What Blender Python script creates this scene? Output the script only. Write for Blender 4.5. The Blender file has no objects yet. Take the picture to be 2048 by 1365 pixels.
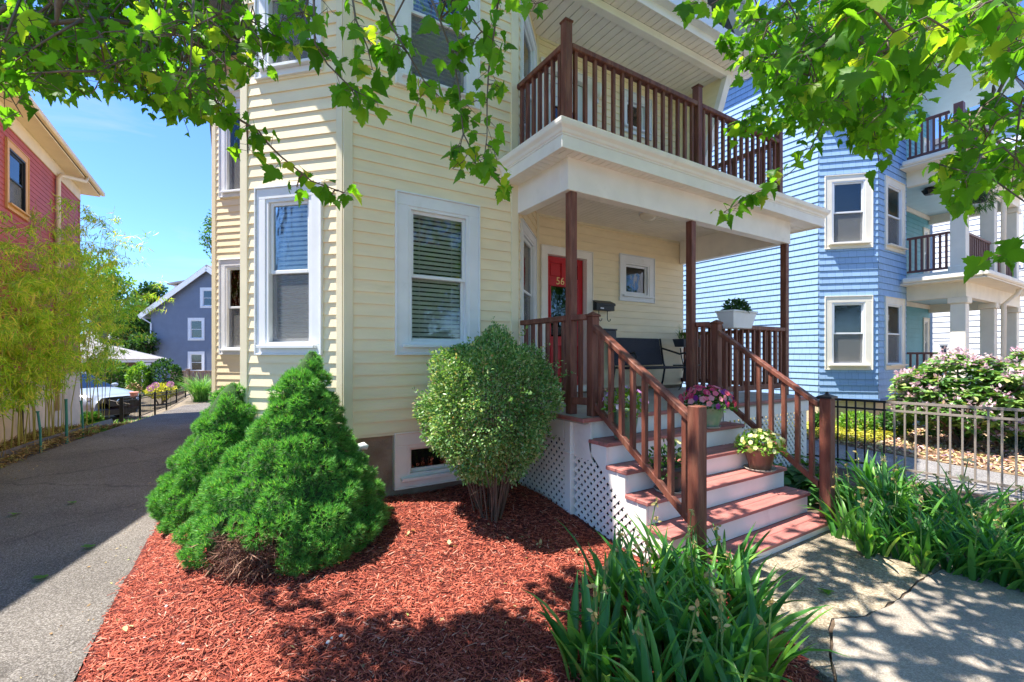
import bpy, math, random
import numpy as np
from mathutils import Vector, Matrix

SC = bpy.context.scene
COL = SC.collection
R = math.radians

# ------------------------------------------------------------------ camera
CF, CTH, CY0, CH = 908.0, 0.559, 708.7, 1.70          # focal (px of a 2048 frame), yaw, horizon row, eye height
cs, cc = math.sin(CTH), math.cos(CTH)
cam = bpy.data.cameras.new('camera')
cam.sensor_width = 36.0
cam.lens = CF / 2048 * 36.0
cam.shift_y = (CY0 - 682.5) / 2048
cam.clip_start, cam.clip_end = 0.05, 600
camo = bpy.data.objects.new('camera', cam)
camo.location = (0, 0, CH)
camo.rotation_euler = (R(90), 0, -CTH)
COL.objects.link(camo)
SC.camera = camo

# ------------------------------------------------------------------ sky, sun, exposure
SUN_EL, SUN_AZ = R(66.5), Vector((-0.935, 0.355))       # direction towards the sun
world = bpy.data.worlds.new('World')
SC.world = world
world.use_nodes = True
wn, wl = world.node_tree.nodes, world.node_tree.links
bg = wn['Background']
sky = wn.new('ShaderNodeTexSky')
sky.sky_type = 'NISHITA'
sky.sun_disc = False
sky.sun_elevation = SUN_EL
sky.sun_rotation = math.atan2(SUN_AZ.x, SUN_AZ.y)
sky.air_density, sky.dust_density, sky.ozone_density = 0.9, 0.15, 3.0
geo = wn.new('ShaderNodeNewGeometry')                  # clear-day sky: deeper blue towards the horizon than the model gives
sxyz = wn.new('ShaderNodeSeparateXYZ'); wl.new(geo.outputs['Normal'], sxyz.inputs[0])
band = wn.new('ShaderNodeMapRange'); band.inputs[1].default_value = 0.05; band.inputs[2].default_value = 0.75
wl.new(sxyz.outputs['Z'], band.inputs[0])
tint = wn.new('ShaderNodeMixRGB'); tint.inputs[1].default_value = (.205, .285, .405, 1); tint.inputs[2].default_value = (1, .98, .95, 1)
wl.new(band.outputs[0], tint.inputs[0])
mulsky = wn.new('ShaderNodeMixRGB'); mulsky.blend_type = 'MULTIPLY'; mulsky.inputs[0].default_value = 1
wl.new(sky.outputs[0], mulsky.inputs[1]); wl.new(tint.outputs[0], mulsky.inputs[2]); 
# a few thin wisps of cirrus low in the sky
wmap = wn.new('ShaderNodeMapping'); wmap.inputs['Scale'].default_value = (2.2, 2.2, 9); wmap.inputs['Rotation'].default_value = (0.5, 0.2, 0.4); wl.new(geo.outputs['Normal'], wmap.inputs[0])
wnz = wn.new('ShaderNodeTexNoise'); wnz.inputs['Scale'].default_value = 2.0; wnz.inputs['Detail'].default_value = 8; wnz.inputs['Roughness'].default_value = .6; wnz.inputs['Distortion'].default_value = .6; wl.new(wmap.outputs[0], wnz.inputs['Vector'])
wmr = wn.new('ShaderNodeMapRange'); wmr.inputs[1].default_value = .52; wmr.inputs[2].default_value = .85; wmr.inputs[4].default_value = .38; wl.new(wnz.outputs[0], wmr.inputs[0])
wmx = wn.new('ShaderNodeMixRGB'); wmx.inputs[2].default_value = (1.05, 1.1, 1.2, 1); wl.new(wmr.outputs[0], wmx.inputs[0]); wl.new(mulsky.outputs[0], wmx.inputs[1]); wl.new(wmx.outputs[0], bg.inputs[0])
bg.inputs[1].default_value = 0.15
sun = bpy.data.lights.new('sun', 'SUN')
sun.energy = 2.0
sun.angle = R(0.53)
sun.color = (1.0, 0.95, 0.87)
suno = bpy.data.objects.new('sun', sun)
sd = Vector((SUN_AZ.x * math.cos(SUN_EL), SUN_AZ.y * math.cos(SUN_EL), math.sin(SUN_EL))).normalized()
suno.rotation_euler = sd.to_track_quat('Z', 'Y').to_euler()
suno.location = (-4, 2, 12)
COL.objects.link(suno)
SC.view_settings.view_transform = 'Standard'
SC.view_settings.look = 'None'
SC.view_settings.gamma = 1.0
SC.view_settings.exposure = 2.6
SC.cycles.max_bounces = 8
SC.cycles.transparent_max_bounces = 16
SC.cycles.use_denoising = True

# ------------------------------------------------------------------ placing helpers
def at(px, py, d):
    """point seen at pixel (px, py) of the 2048 x 1365 photo, d metres into the scene"""
    l = (px - 1024) / CF * d
    return Vector((d * cs + l * cc, d * cc - l * cs, CH - (py - CY0) * d / CF))
def proj(p):
    d = p[0] * cs + p[1] * cc
    l = p[0] * cc - p[1] * cs
    if d < 0.15: return None
    return 1024 + CF * l / d, CY0 - CF * (p[2] - CH) / d, d
def on_y(px, py, Y):
    k = (px - 1024) / CF
    X = Y * (cs + k * cc) / (cc - k * cs)
    d = X * cs + Y * cc
    return Vector((X, Y, CH - (py - CY0) * d / CF))
def on_ground(px, py, z=0.0):
    d = CF * (CH - z) / (py - CY0)
    return at(px, py, d)

# ------------------------------------------------------------------ mesh builder
class MB:
    def __init__(s): s.v, s.f = [], []
    def add(s, vs, fs):
        o = len(s.v); s.v += [tuple(p) for p in vs]; s.f += [tuple(i + o for i in f) for f in fs]; return s
    def hexa(s, b, t):
        return s.add(list(b) + list(t), [(3, 2, 1, 0), (4, 5, 6, 7), (0, 1, 5, 4), (1, 2, 6, 5), (2, 3, 7, 6), (3, 0, 4, 7)])
    def box(s, x0, x1, y0, y1, z0, z1):
        q = [(x0, y0), (x1, y0), (x1, y1), (x0, y1)]
        return s.hexa([(x, y, z0) for x, y in q], [(x, y, z1) for x, y in q])
    def fbox(s, fr, u0, u1, n0, n1, z0, z1):
        q = [(u0, n0), (u1, n0), (u1, n1), (u0, n1)]
        # frames are right handed when u x n points up; otherwise flip
        P = [fr.p(u, n, z0) for u, n in q]; T = [fr.p(u, n, z1) for u, n in q]
        if fr.flip: P.reverse(); T.reverse()
        return s.hexa(P, T)
    def bar(s, p, q, w, h, up=(0, 0, 1)):
        p, q = Vector(p), Vector(q); d = (q - p).normalized(); up = Vector(up)
        sd_ = d.cross(up)
        if sd_.length < 1e-4: sd_ = d.cross(Vector((1, 0, 0)))
        sd_.normalize(); u2 = sd_.cross(d).normalized()
        a, b = sd_ * w / 2, u2 * h / 2
        return s.hexa([p - a - b, p + a - b, p + a + b, p - a + b], [q - a - b, q + a - b, q + a + b, q - a + b])
    def vbar(s, p, q, w, h):
        """slanted bar whose ends stay vertical (rails)"""
        p, q = Vector(p), Vector(q); d = (q - p); d.z = 0; d.normalize()
        a = Vector((-d.y, d.x, 0)) * w / 2; b = Vector((0, 0, h / 2))
        return s.hexa([p + a - b, p - a - b, p - a + b, p + a + b], [q + a - b, q - a - b, q - a + b, q + a + b])
    def post(s, x, y, w, z0, z1, cap=0, capw=0.012):
        h = w / 2; s.box(x - h, x + h, y - h, y + h, z0, z1)
        if cap:
            g = h + capw
            s.box(x - g, x + g, y - g, y + g, z1, z1 + 0.018)
            s.add([(x - g, y - g, z1 + .018), (x + g, y - g, z1 + .018), (x + g, y + g, z1 + .018), (x - g, y + g, z1 + .018), (x, y, z1 + cap)],
                  [(0, 1, 4), (1, 2, 4), (2, 3, 4), (3, 0, 4)])
        return s
    def tube(s, pts, rad, n=6, caps=True):
        pts = [Vector(p) for p in pts]; o = len(s.v)
        if not hasattr(rad, '__len__'): rad = [rad] * len(pts)
        pa = None
        for i, p in enumerate(pts):
            d = (pts[min(i + 1, len(pts) - 1)] - pts[max(i - 1, 0)])
            d = d.normalized() if d.length > 1e-9 else Vector((0, 0, 1))
            if pa is None:
                pa = d.cross(Vector((0.31, 0.17, 0.93)))
                if pa.length < .05: pa = d.cross(Vector((1, 0, 0)))
            pa = (pa - d * pa.dot(d)).normalized(); pb = d.cross(pa)
            for k in range(n):
                t = 2 * math.pi * k / n
                s.v.append(tuple(p + (pa * math.cos(t) + pb * math.sin(t)) * rad[i]))
        for i in range(len(pts) - 1):
            for k in range(n):
                a = o + i * n + k; b = o + i * n + (k + 1) % n
                s.f.append((a, b, b + n, a + n))
        if caps:
            s.f.append(tuple(o + k for k in range(n))[::-1]); e = o + (len(pts) - 1) * n
            s.f.append(tuple(e + k for k in range(n)))
        return s
    def lathe(s, prof, n=24, c=(0, 0, 0)):
        o = len(s.v)
        for r, z in prof:
            for k in range(n):
                t = 2 * math.pi * k / n
                s.v.append((c[0] + r * math.cos(t), c[1] + r * math.sin(t), c[2] + z))
        for i in range(len(prof) - 1):
            for k in range(n):
                a = o + i * n + k; b = o + i * n + (k + 1) % n
                s.f.append((a, b, b + n, a + n))
        s.f.append(tuple(o + k for k in range(n))[::-1])
        e = o + (len(prof) - 1) * n; s.f.append(tuple(e + k for k in range(n)))
        return s
    def prism(s, poly, z0, z1):
        n = len(poly); b = [(p[0], p[1], z0) for p in poly]; t = [(p[0], p[1], z1) for p in poly]
        return s.add(b + t, [tuple(range(n))[::-1], tuple(range(n, 2 * n))] + [(i, (i + 1) % n, n + (i + 1) % n, n + i) for i in range(n)])
    def extrude(s, poly3, vec):
        """flat 3-D polygon pushed along vec"""
        n = len(poly3); vec = Vector(vec); b = [Vector(p) for p in poly3]; t = [p + vec for p in b]
        return s.add(b + t, [tuple(range(n))[::-1], tuple(range(n, 2 * n))] + [(i, (i + 1) % n, n + (i + 1) % n, n + i) for i in range(n)])
    def build(s, name, m, parent=None, smooth=False, bevel=0):
        me = bpy.data.meshes.new(name); me.from_pydata(s.v, [], s.f)
        return finish(name, me, m, parent, smooth, bevel)

class Fr:
    """wall frame: origin at outer wall line, u along the wall, n outwards"""
    def __init__(s, a, b, out):
        s.o = Vector((a[0], a[1])); d = Vector((b[0] - a[0], b[1] - a[1])); s.L = d.length; s.u = d.normalized()
        n = Vector((s.u.y, -s.u.x))
        s.flip = False
        if n.dot(Vector(out)) < 0: n = -n
        s.n = n
        s.flip = (s.u.x * n.y - s.u.y * n.x) < 0
    def p(s, u, n, z):
        q = s.o + s.u * u + s.n * n
        return (q.x, q.y, z)

def finish(name, me, m, parent=None, smooth=False, bevel=0):
    o = bpy.data.objects.new(name, me); COL.objects.link(o)
    if m: me.materials.append(m)
    if smooth:
        me.polygons.foreach_set('use_smooth', [True] * len(me.polygons))
    if bevel:
        b = o.modifiers.new('bevel', 'BEVEL'); b.width = bevel; b.segments = 1; b.limit_method = 'ANGLE'
    if parent is not None:
        o.parent = parent
        r = parent
        while r.parent: r = r.parent
        if parent is r and r.get('world_built'):
            o.matrix_parent_inverse = Matrix.Translation(-Vector(r.location))
    me.update()
    return o

def arr_mesh(name, V, Fs, m, parent=None, smooth=False):
    """mesh from numpy: V (n,3), Fs list of (k,c) index arrays"""
    me = bpy.data.meshes.new(name)
    V = np.asarray(V, dtype=np.float32)
    me.vertices.add(len(V)); me.vertices.foreach_set('co', V.ravel())
    idx = np.concatenate([np.asarray(F).ravel() for F in Fs]).astype(np.int32)
    tot = np.concatenate([np.full(len(F), np.asarray(F).shape[1]) for F in Fs]).astype(np.int32)
    st = np.concatenate([[0], np.cumsum(tot)[:-1]]).astype(np.int32)
    me.loops.add(len(idx)); me.loops.foreach_set('vertex_index', idx)
    me.polygons.add(len(tot)); me.polygons.foreach_set('loop_start', st); me.polygons.foreach_set('loop_total', tot)
    me.update(calc_edges=True); me.validate()
    return finish(name, me, m, parent, smooth)

def thing(name, label, cat, loc=(0, 0, 0), group=None, rotz=0, world=True):
    o = bpy.data.objects.new(name, None); COL.objects.link(o)
    o.location = loc; o.rotation_euler = (0, 0, rotz); o.empty_display_size = .1
    o['label'] = label; o['category'] = cat
    if group: o['group'] = group
    if world: o['world_built'] = 1
    return o
def tag(o, label, cat, group=None, kind=None):
    if label: o['label'] = label
    if cat: o['category'] = cat
    if group: o['group'] = group
    if kind: o['kind'] = kind
    return o
def struct(o, kind='structure'):
    o['kind'] = kind; return o
def dup(root, loc, rotz, label=None, scale=None):
    r = root.copy(); COL.objects.link(r); r.location = loc; r.rotation_euler = (0, 0, rotz)
    if scale: r.scale = (scale,) * 3
    if label: r['label'] = label
    for ch in list(root.children):
        c = ch.copy(); COL.objects.link(c); c.parent = r
        for g in list(ch.children):
            d = g.copy(); COL.objects.link(d); d.parent = c
    return r

# ------------------------------------------------------------------ materials
def newmat(name):
    m = bpy.data.materials.new(name); m.use_nodes = True
    nt = m.node_tree
    return m, nt.nodes, nt.links, nt.nodes['Principled BSDF']
def ramp(n, stops):
    r = n.new('ShaderNodeValToRGB'); e = r.color_ramp.elements
    while len(e) < len(stops): e.new(0.5)
    for el, (p, c) in zip(e, stops): el.position = p; el.color = (*c, 1)
    return r
def mul(c, k): return tuple(min(1, x * k) for x in c)
def coords(n, l, scale=(1, 1, 1)):
    tc = n.new('ShaderNodeTexCoord'); mp = n.new('ShaderNodeMapping'); mp.inputs['Scale'].default_value = scale
    l.new(tc.outputs['Object'], mp.inputs['Vector']); return mp.outputs[0]
def mat(name, col, rough=.6, var=.12, scale=6.0, bump=0.0, bscale=60.0, stretch=(1, 1, 1), spec=.35, dirt=None, dscale=1.5, dlo=.45, dhi=.75, metal=0):
    """painted / mineral surface: base colour with noise variation, optional dirt patches and bump"""
    m, n, l, b = newmat(name)
    v = coords(n, l, stretch)
    nz = n.new('ShaderNodeTexNoise'); nz.inputs['Scale'].default_value = scale; nz.inputs['Detail'].default_value = 6
    l.new(v, nz.inputs['Vector'])
    rp = ramp(n, [(.3, mul(col, 1 - var)), (.7, mul(col, 1 + var))])
    l.new(nz.outputs[0], rp.inputs[0]); out = rp.outputs[0]
    if dirt:
        n2 = n.new('ShaderNodeTexNoise'); n2.inputs['Scale'].default_value = dscale; n2.inputs['Detail'].default_value = 8; n2.inputs['Roughness'].default_value = .65
        l.new(v, n2.inputs['Vector'])
        mr = n.new('ShaderNodeMapRange'); mr.inputs[1].default_value = dlo; mr.inputs[2].default_value = dhi
        l.new(n2.outputs[0], mr.inputs[0])
        mx = n.new('ShaderNodeMixRGB'); l.new(mr.outputs[0], mx.inputs[0]); l.new(out, mx.inputs[1]); mx.inputs[2].default_value = (*dirt, 1)
        out = mx.outputs[0]
    l.new(out, b.inputs['Base Color'])
    b.inputs['Roughness'].default_value = rough; b.inputs['Specular IOR Level'].default_value = spec; b.inputs['Metallic'].default_value = metal
    if bump:
        n3 = n.new('ShaderNodeTexNoise'); n3.inputs['Scale'].default_value = bscale; n3.inputs['Detail'].default_value = 4
        l.new(v, n3.inputs['Vector'])
        bp = n.new('ShaderNodeBump'); bp.inputs['Strength'].default_value = bump; bp.inputs['Distance'].default_value = .01
        l.new(n3.outputs[0], bp.inputs['Height']); l.new(bp.outputs[0], b.inputs['Normal'])
    return m
def islands(name, stops, rough=.55, trans=0.0, tcol=None, spec=.4, noise=0):
    """colour picked per loose piece (leaf, chip, needle)"""
    m, n, l, b = newmat(name)
    g = n.new('ShaderNodeNewGeometry'); rp = ramp(n, stops)
    l.new(g.outputs['Random Per Island'], rp.inputs[0]); l.new(rp.outputs[0], b.inputs['Base Color'])
    b.inputs['Roughness'].default_value = rough; b.inputs['Specular IOR Level'].default_value = spec
    if trans:
        t = n.new('ShaderNodeBsdfTranslucent'); hs = n.new('ShaderNodeMixRGB'); hs.blend_type = 'MULTIPLY'; hs.inputs[0].default_value = 1
        l.new(rp.outputs[0], hs.inputs[1]); hs.inputs[2].default_value = (*(tcol or (1.6, 1.5, .5)), 1)
        l.new(hs.outputs[0], t.inputs['Color'])
        mx = n.new('ShaderNodeMixShader'); mx.inputs[0].default_value = trans
        l.new(b.outputs[0], mx.inputs[1]); l.new(t.outputs[0], mx.inputs[2])
        l.new(mx.outputs[0], n['Material Output'].inputs['Surface'])
    return m
def glass_mat(name, tint=(.90, .93, .91), f0=.02):
    m, n, l, b = newmat(name); n.remove(b)
    tr = n.new('ShaderNodeBsdfTransparent'); tr.inputs[0].default_value = (*tint, 1)
    gl = n.new('ShaderNodeBsdfGlossy'); gl.inputs['Roughness'].default_value = .015
    lw = n.new('ShaderNodeLayerWeight'); lw.inputs[0].default_value = .32
    ma = n.new('ShaderNodeMath'); ma.operation = 'ADD'; ma.inputs[1].default_value = f0; ma.use_clamp = True
    l.new(lw.outputs['Fresnel'], ma.inputs[0])
    nz = n.new('ShaderNodeTexNoise'); nz.inputs['Scale'].default_value = 2.5
    bp = n.new('ShaderNodeBump'); bp.inputs['Strength'].default_value = .06; bp.inputs['Distance'].default_value = .05
    l.new(nz.outputs[0], bp.inputs['Height']); l.new(bp.outputs[0], gl.inputs['Normal'])
    mx = n.new('ShaderNodeMixShader'); l.new(ma.outputs[0], mx.inputs[0]); l.new(tr.outputs[0], mx.inputs[1]); l.new(gl.outputs[0], mx.inputs[2])
    l.new(mx.outputs[0], n['Material Output'].inputs['Surface'])
    return m
def mesh_mat(name, col, alpha):
    m, n, l, b = newmat(name)
    b.inputs['Base Color'].default_value = (*col, 1); b.inputs['Roughness'].default_value = .8; b.inputs['Alpha'].default_value = alpha
    return m
def speckle(name, c1, c2, c3, scale=120, big=1.2, rough=.9, bump=.5, cracks=0):
    """asphalt / concrete: aggregate speckle over broad patches"""
    m, n, l, b = newmat(name); v = coords(n, l)
    vo = n.new('ShaderNodeTexVoronoi'); vo.inputs['Scale'].default_value = scale; l.new(v, vo.inputs['Vector'])
    sp = ramp(n, [(0.0, c1), (.55, c2), (1.0, c3)])
    hs = n.new('ShaderNodeSeparateColor'); l.new(vo.outputs['Color'], hs.inputs[0]); l.new(hs.outputs[0], sp.inputs[0])
    nz = n.new('ShaderNodeTexNoise'); nz.inputs['Scale'].default_value = big; nz.inputs['Detail'].default_value = 8; nz.inputs['Roughness'].default_value = .6
    l.new(v, nz.inputs['Vector'])
    r2 = ramp(n, [(.28, (.66, .64, .62)), (.72, (1.2, 1.17, 1.12))]); l.new(nz.outputs[0], r2.inputs[0])
    mx = n.new('ShaderNodeMixRGB'); mx.blend_type = 'MULTIPLY'; mx.inputs[0].default_value = 1
    l.new(sp.outputs[0], mx.inputs[1]); l.new(r2.outputs[0], mx.inputs[2]); out = mx.outputs[0]
    if cracks:                                             # wandering hairline cracks
        wz = n.new('ShaderNodeTexNoise'); wz.inputs['Scale'].default_value = 3; wz.inputs['Detail'].default_value = 6; l.new(v, wz.inputs['Vector'])
        av = n.new('ShaderNodeVectorMath'); av.operation = 'MULTIPLY_ADD'; av.inputs[1].default_value = (.5, .5, 0); l.new(wz.outputs['Color'], av.inputs[0]); l.new(v, av.inputs[2])
        ve = n.new('ShaderNodeTexVoronoi'); ve.feature = 'DISTANCE_TO_EDGE'; ve.inputs['Scale'].default_value = cracks; l.new(av.outputs[0], ve.inputs['Vector'])
        ck = n.new('ShaderNodeMapRange'); ck.inputs[1].default_value = .0; ck.inputs[2].default_value = .008; ck.inputs[3].default_value = .45; ck.inputs[4].default_value = 0; l.new(ve.outputs['Distance'], ck.inputs[0])
        m2 = n.new('ShaderNodeMixRGB'); l.new(ck.outputs[0], m2.inputs[0]); l.new(out, m2.inputs[1]); m2.inputs[2].default_value = (.035, .03, .027, 1); out = m2.outputs[0]
    l.new(out, b.inputs['Base Color'])
    b.inputs['Roughness'].default_value = rough; b.inputs['Specular IOR Level'].default_value = .25
    bp = n.new('ShaderNodeBump'); bp.inputs['Strength'].default_value = bump; bp.inputs['Distance'].default_value = .006
    l.new(vo.outputs['Distance'], bp.inputs['Height']); l.new(bp.outputs[0], b.inputs['Normal'])
    return m
def shingle_mat(name, col, w, h, cdark, rough=.75):
    """butted wall shingles: per-shingle tone and thin vertical joints, laid out in the wall's own UV"""
    m, n, l, b = newmat(name)
    uv = n.new('ShaderNodeUVMap'); uv.uv_map = 'wall'
    br = n.new('ShaderNodeTexBrick'); br.offset = .43; br.offset_frequency = 2; br.squash = .8; br.squash_frequency = 3
    br.inputs['Scale'].default_value = 1; br.inputs['Brick Width'].default_value = w; br.inputs['Row Height'].default_value = h
    br.inputs['Mortar Size'].default_value = .0025; br.inputs['Mortar Smooth'].default_value = .1
    br.inputs['Color1'].default_value = (*mul(col, .95), 1); br.inputs['Color2'].default_value = (*mul(col, 1.05), 1); br.inputs['Mortar'].default_value = (*cdark, 1)
    l.new(uv.outputs[0], br.inputs['Vector']); l.new(br.outputs[0], b.inputs['Base Color'])
    b.inputs['Roughness'].default_value = rough; b.inputs['Specular IOR Level'].default_value = .3
    nz = n.new('ShaderNodeTexNoise'); nz.inputs['Scale'].default_value = 40
    mp = n.new('ShaderNodeMapping'); mp.inputs['Scale'].default_value = (1, .15, 1); l.new(uv.outputs[0], mp.inputs[0]); l.new(mp.outputs[0], nz.inputs['Vector'])
    bp = n.new('ShaderNodeBump'); bp.inputs['Strength'].default_value = .25; bp.inputs['Distance'].default_value = .01
    l.new(nz.outputs[0], bp.inputs['Height']); l.new(bp.outputs[0], b.inputs['Normal'])
    return m

M = {}
M['yellow'] = mat('vinyl_yellow', (.90, .755, .50), .5, .05, 3, dirt=(.58, .44, .23), dscale=1.1, dlo=.62, dhi=.95, bump=.08, bscale=30, stretch=(1, 1, 4))
M['trim'] = mat('trim_white', (.78, .79, .80), .45, .05, 4, dirt=(.5, .49, .45), dscale=3, dlo=.62, dhi=.95)
M['cream'] = mat('trim_cream', (.82, .72, .50), .5, .05, 4)
M['porch'] = mat('porch_white', (.89, .83, .75), .5, .05, 4, dirt=(.52, .47, .42), dscale=2.2, dlo=.6, dhi=.95)
M['stain'] = mat('stained_wood', (.165, .052, .032), .55, .4, 4, bump=.4, bscale=25, stretch=(6, 6, .8), dirt=(.30, .13, .08), dscale=2.5, dlo=.48, dhi=.75)
M['tread'] = mat('red_tread', (.44, .155, .13), .6, .16, 6, bump=.25, bscale=40, stretch=(.5, 3, 1), dirt=(.20, .11, .095), dscale=5, dlo=.5, dhi=.75)
M['deck'] = mat('deck_grey', (.42, .38, .33), .6, .1, 5, dirt=(.3, .26, .22), dscale=3)
M['found'] = mat('foundation', (.36, .28, .21), .9, .25, 5, bump=.5, bscale=50, dirt=(.22, .12, .08), dscale=2.2, dlo=.42, dhi=.7)
M['door'] = mat('door_red', (.55, .02, .025), .35, .06, 4)
M['brass'] = mat('brass', (.75, .55, .2), .3, .05, 4, metal=1)
M['gold'] = mat('gold_digit', (.85, .62, .25), .35, .05, 4)
M['glass'] = glass_mat('window_glass')
M['glassd'] = glass_mat('window_glass_dim', (.45, .5, .52), .06)
M['screen'] = mesh_mat('insect_screen', (.22, .22, .215), .42)
M['blind'] = mat('blind_slat', (.84, .82, .76), .6, .04, 4)
M['shade'] = mat('roller_shade', (.62, .61, .60), .8, .04, 4)
M['dark'] = mat('unlit_dark', (.03, .03, .03), .9, .1, 3)  # near-black colour standing in for unlit rooms and the space under porches
M['roof'] = mat('roof_shingle', (.16, .16, .17), .9, .25, 12, bump=.5, bscale=40)
M['roofl'] = mat('roof_grey', (.30, .28, .275), .9, .2, 6, bump=.5, bscale=30)
M['black'] = mat('black_metal', (.02, .02, .022), .4, .1, 6)
M['lit'] = mat('sunlit_metal', (.30, .25, .21), .45, .08, 6)  # the black fence in sun: light put into the colour
M['red'] = mat('clapboard_red', (.40, .075, .052), .6, .08, 3)
M['stucco'] = mat('stucco_beige', (.62, .50, .40), .9, .12, 4, bump=.4, bscale=60)
M['creamt'] = mat('cream_trim', (.74, .60, .40), .55, .06, 4)
M['orange'] = mat('orange_casing', (.62, .34, .12), .55, .06, 4)
M['blue'] = shingle_mat('shingle_blue', (.30, .46, .67), .165, .145, (.13, .23, .42))
M['teal'] = mat('teal_board', (.13, .36, .42), .6, .08, 3)
M['blueceil'] = mat('blue_ceiling', (.52, .70, .76), .6, .05, 3)
M['bgray'] = mat('clapboard_slate', (.175, .205, .265), .6, .06, 2)
M['groove'] = mat('groove_shadow', (.20, .17, .14), .9, .1, 5)  # dark backing colour that puts shade into the board gaps
M['white'] = mat('clapboard_white', (.72, .74, .76), .6, .05, 3)
M['asph'] = speckle('asphalt_old', (.085, .076, .068), (.148, .134, .12), (.31, .29, .27), 170, .7, cracks=.42)
M['asph2'] = speckle('asphalt_far', (.16, .15, .15), (.25, .24, .24), (.40, .39, .38), 110, .8)
M['conc'] = speckle('concrete', (.27, .235, .20), (.36, .32, .27), (.46, .41, .355), 160, 1.1, bump=.25)
M['concr'] = speckle('concrete_worn', (.20, .16, .11), (.33, .275, .20), (.48, .42, .32), 90, 1.6, bump=.7)
M['soil'] = mat('soil', (.11, .075, .05), .95, .4, 12, bump=.8, bscale=40)
M['ground'] = mat('ground_dirt', (.20, .16, .11), .95, .3, 3, bump=.5, bscale=20)

# ------------------------------------------------------------------ walls and windows
def siding(name, fr, u0, u1, z0, z1, exp, m, parent, holes=(), lap=.016, top=None):
    """lapped boards; holes = (u0, u1, z0, z1); top(u) optional upper limit (gables)"""
    V, F, UV = [], [], []
    k = 0; z = z0
    while z < z1 - 1e-4:
        zt = min(z + exp, z1)
        cuts = sorted({z, zt} | {c for h in holes for c in h[2:] if z + .002 < c < zt - .002})
        for za, zb in zip(cuts, cuts[1:]):
            segs = [(u0, u1)]
            if top:
                a, b = top((z + zt) / 2); segs = [(max(u0, a), min(u1, b))] if b - a > .02 else []
            for h in holes:
                if h[2] < zb - .001 and h[3] > za + .001:
                    ns = []
                    for a, b in segs:
                        if h[1] <= a or h[0] >= b: ns.append((a, b)); continue
                        if h[0] > a: ns.append((a, h[0]))
                        if h[1] < b: ns.append((h[1], b))
                    segs = ns
            na, nb = [lap + (.003 - lap) * (q - z) / (zt - z) for q in (za, zb)]
            for a, b in segs:
                o = len(V)
                q = [(a, na - (lap if za == z else .002), za), (b, na - (lap if za == z else .002), za), (b, na, za), (a, na, za), (b, nb, zb), (a, nb, zb)]
                V += [fr.p(*p) for p in q]; UV += [(p[0], p[2] - z0) for p in q]
                f = [(o, o + 1, o + 2, o + 3), (o + 3, o + 2, o + 4, o + 5)]
                if not fr.flip: f = [t[::-1] for t in f]
                F += [f[0][::-1], f[1][::-1]]
        z = zt; k += 1
    me = bpy.data.meshes.new(name); me.from_pydata(V, [], F)
    uv = me.uv_layers.new(name='wall')
    for lp in me.loops: uv.data[lp.index].uv = UV[lp.vertex_index]
    return finish(name, me, m, parent)

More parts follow.
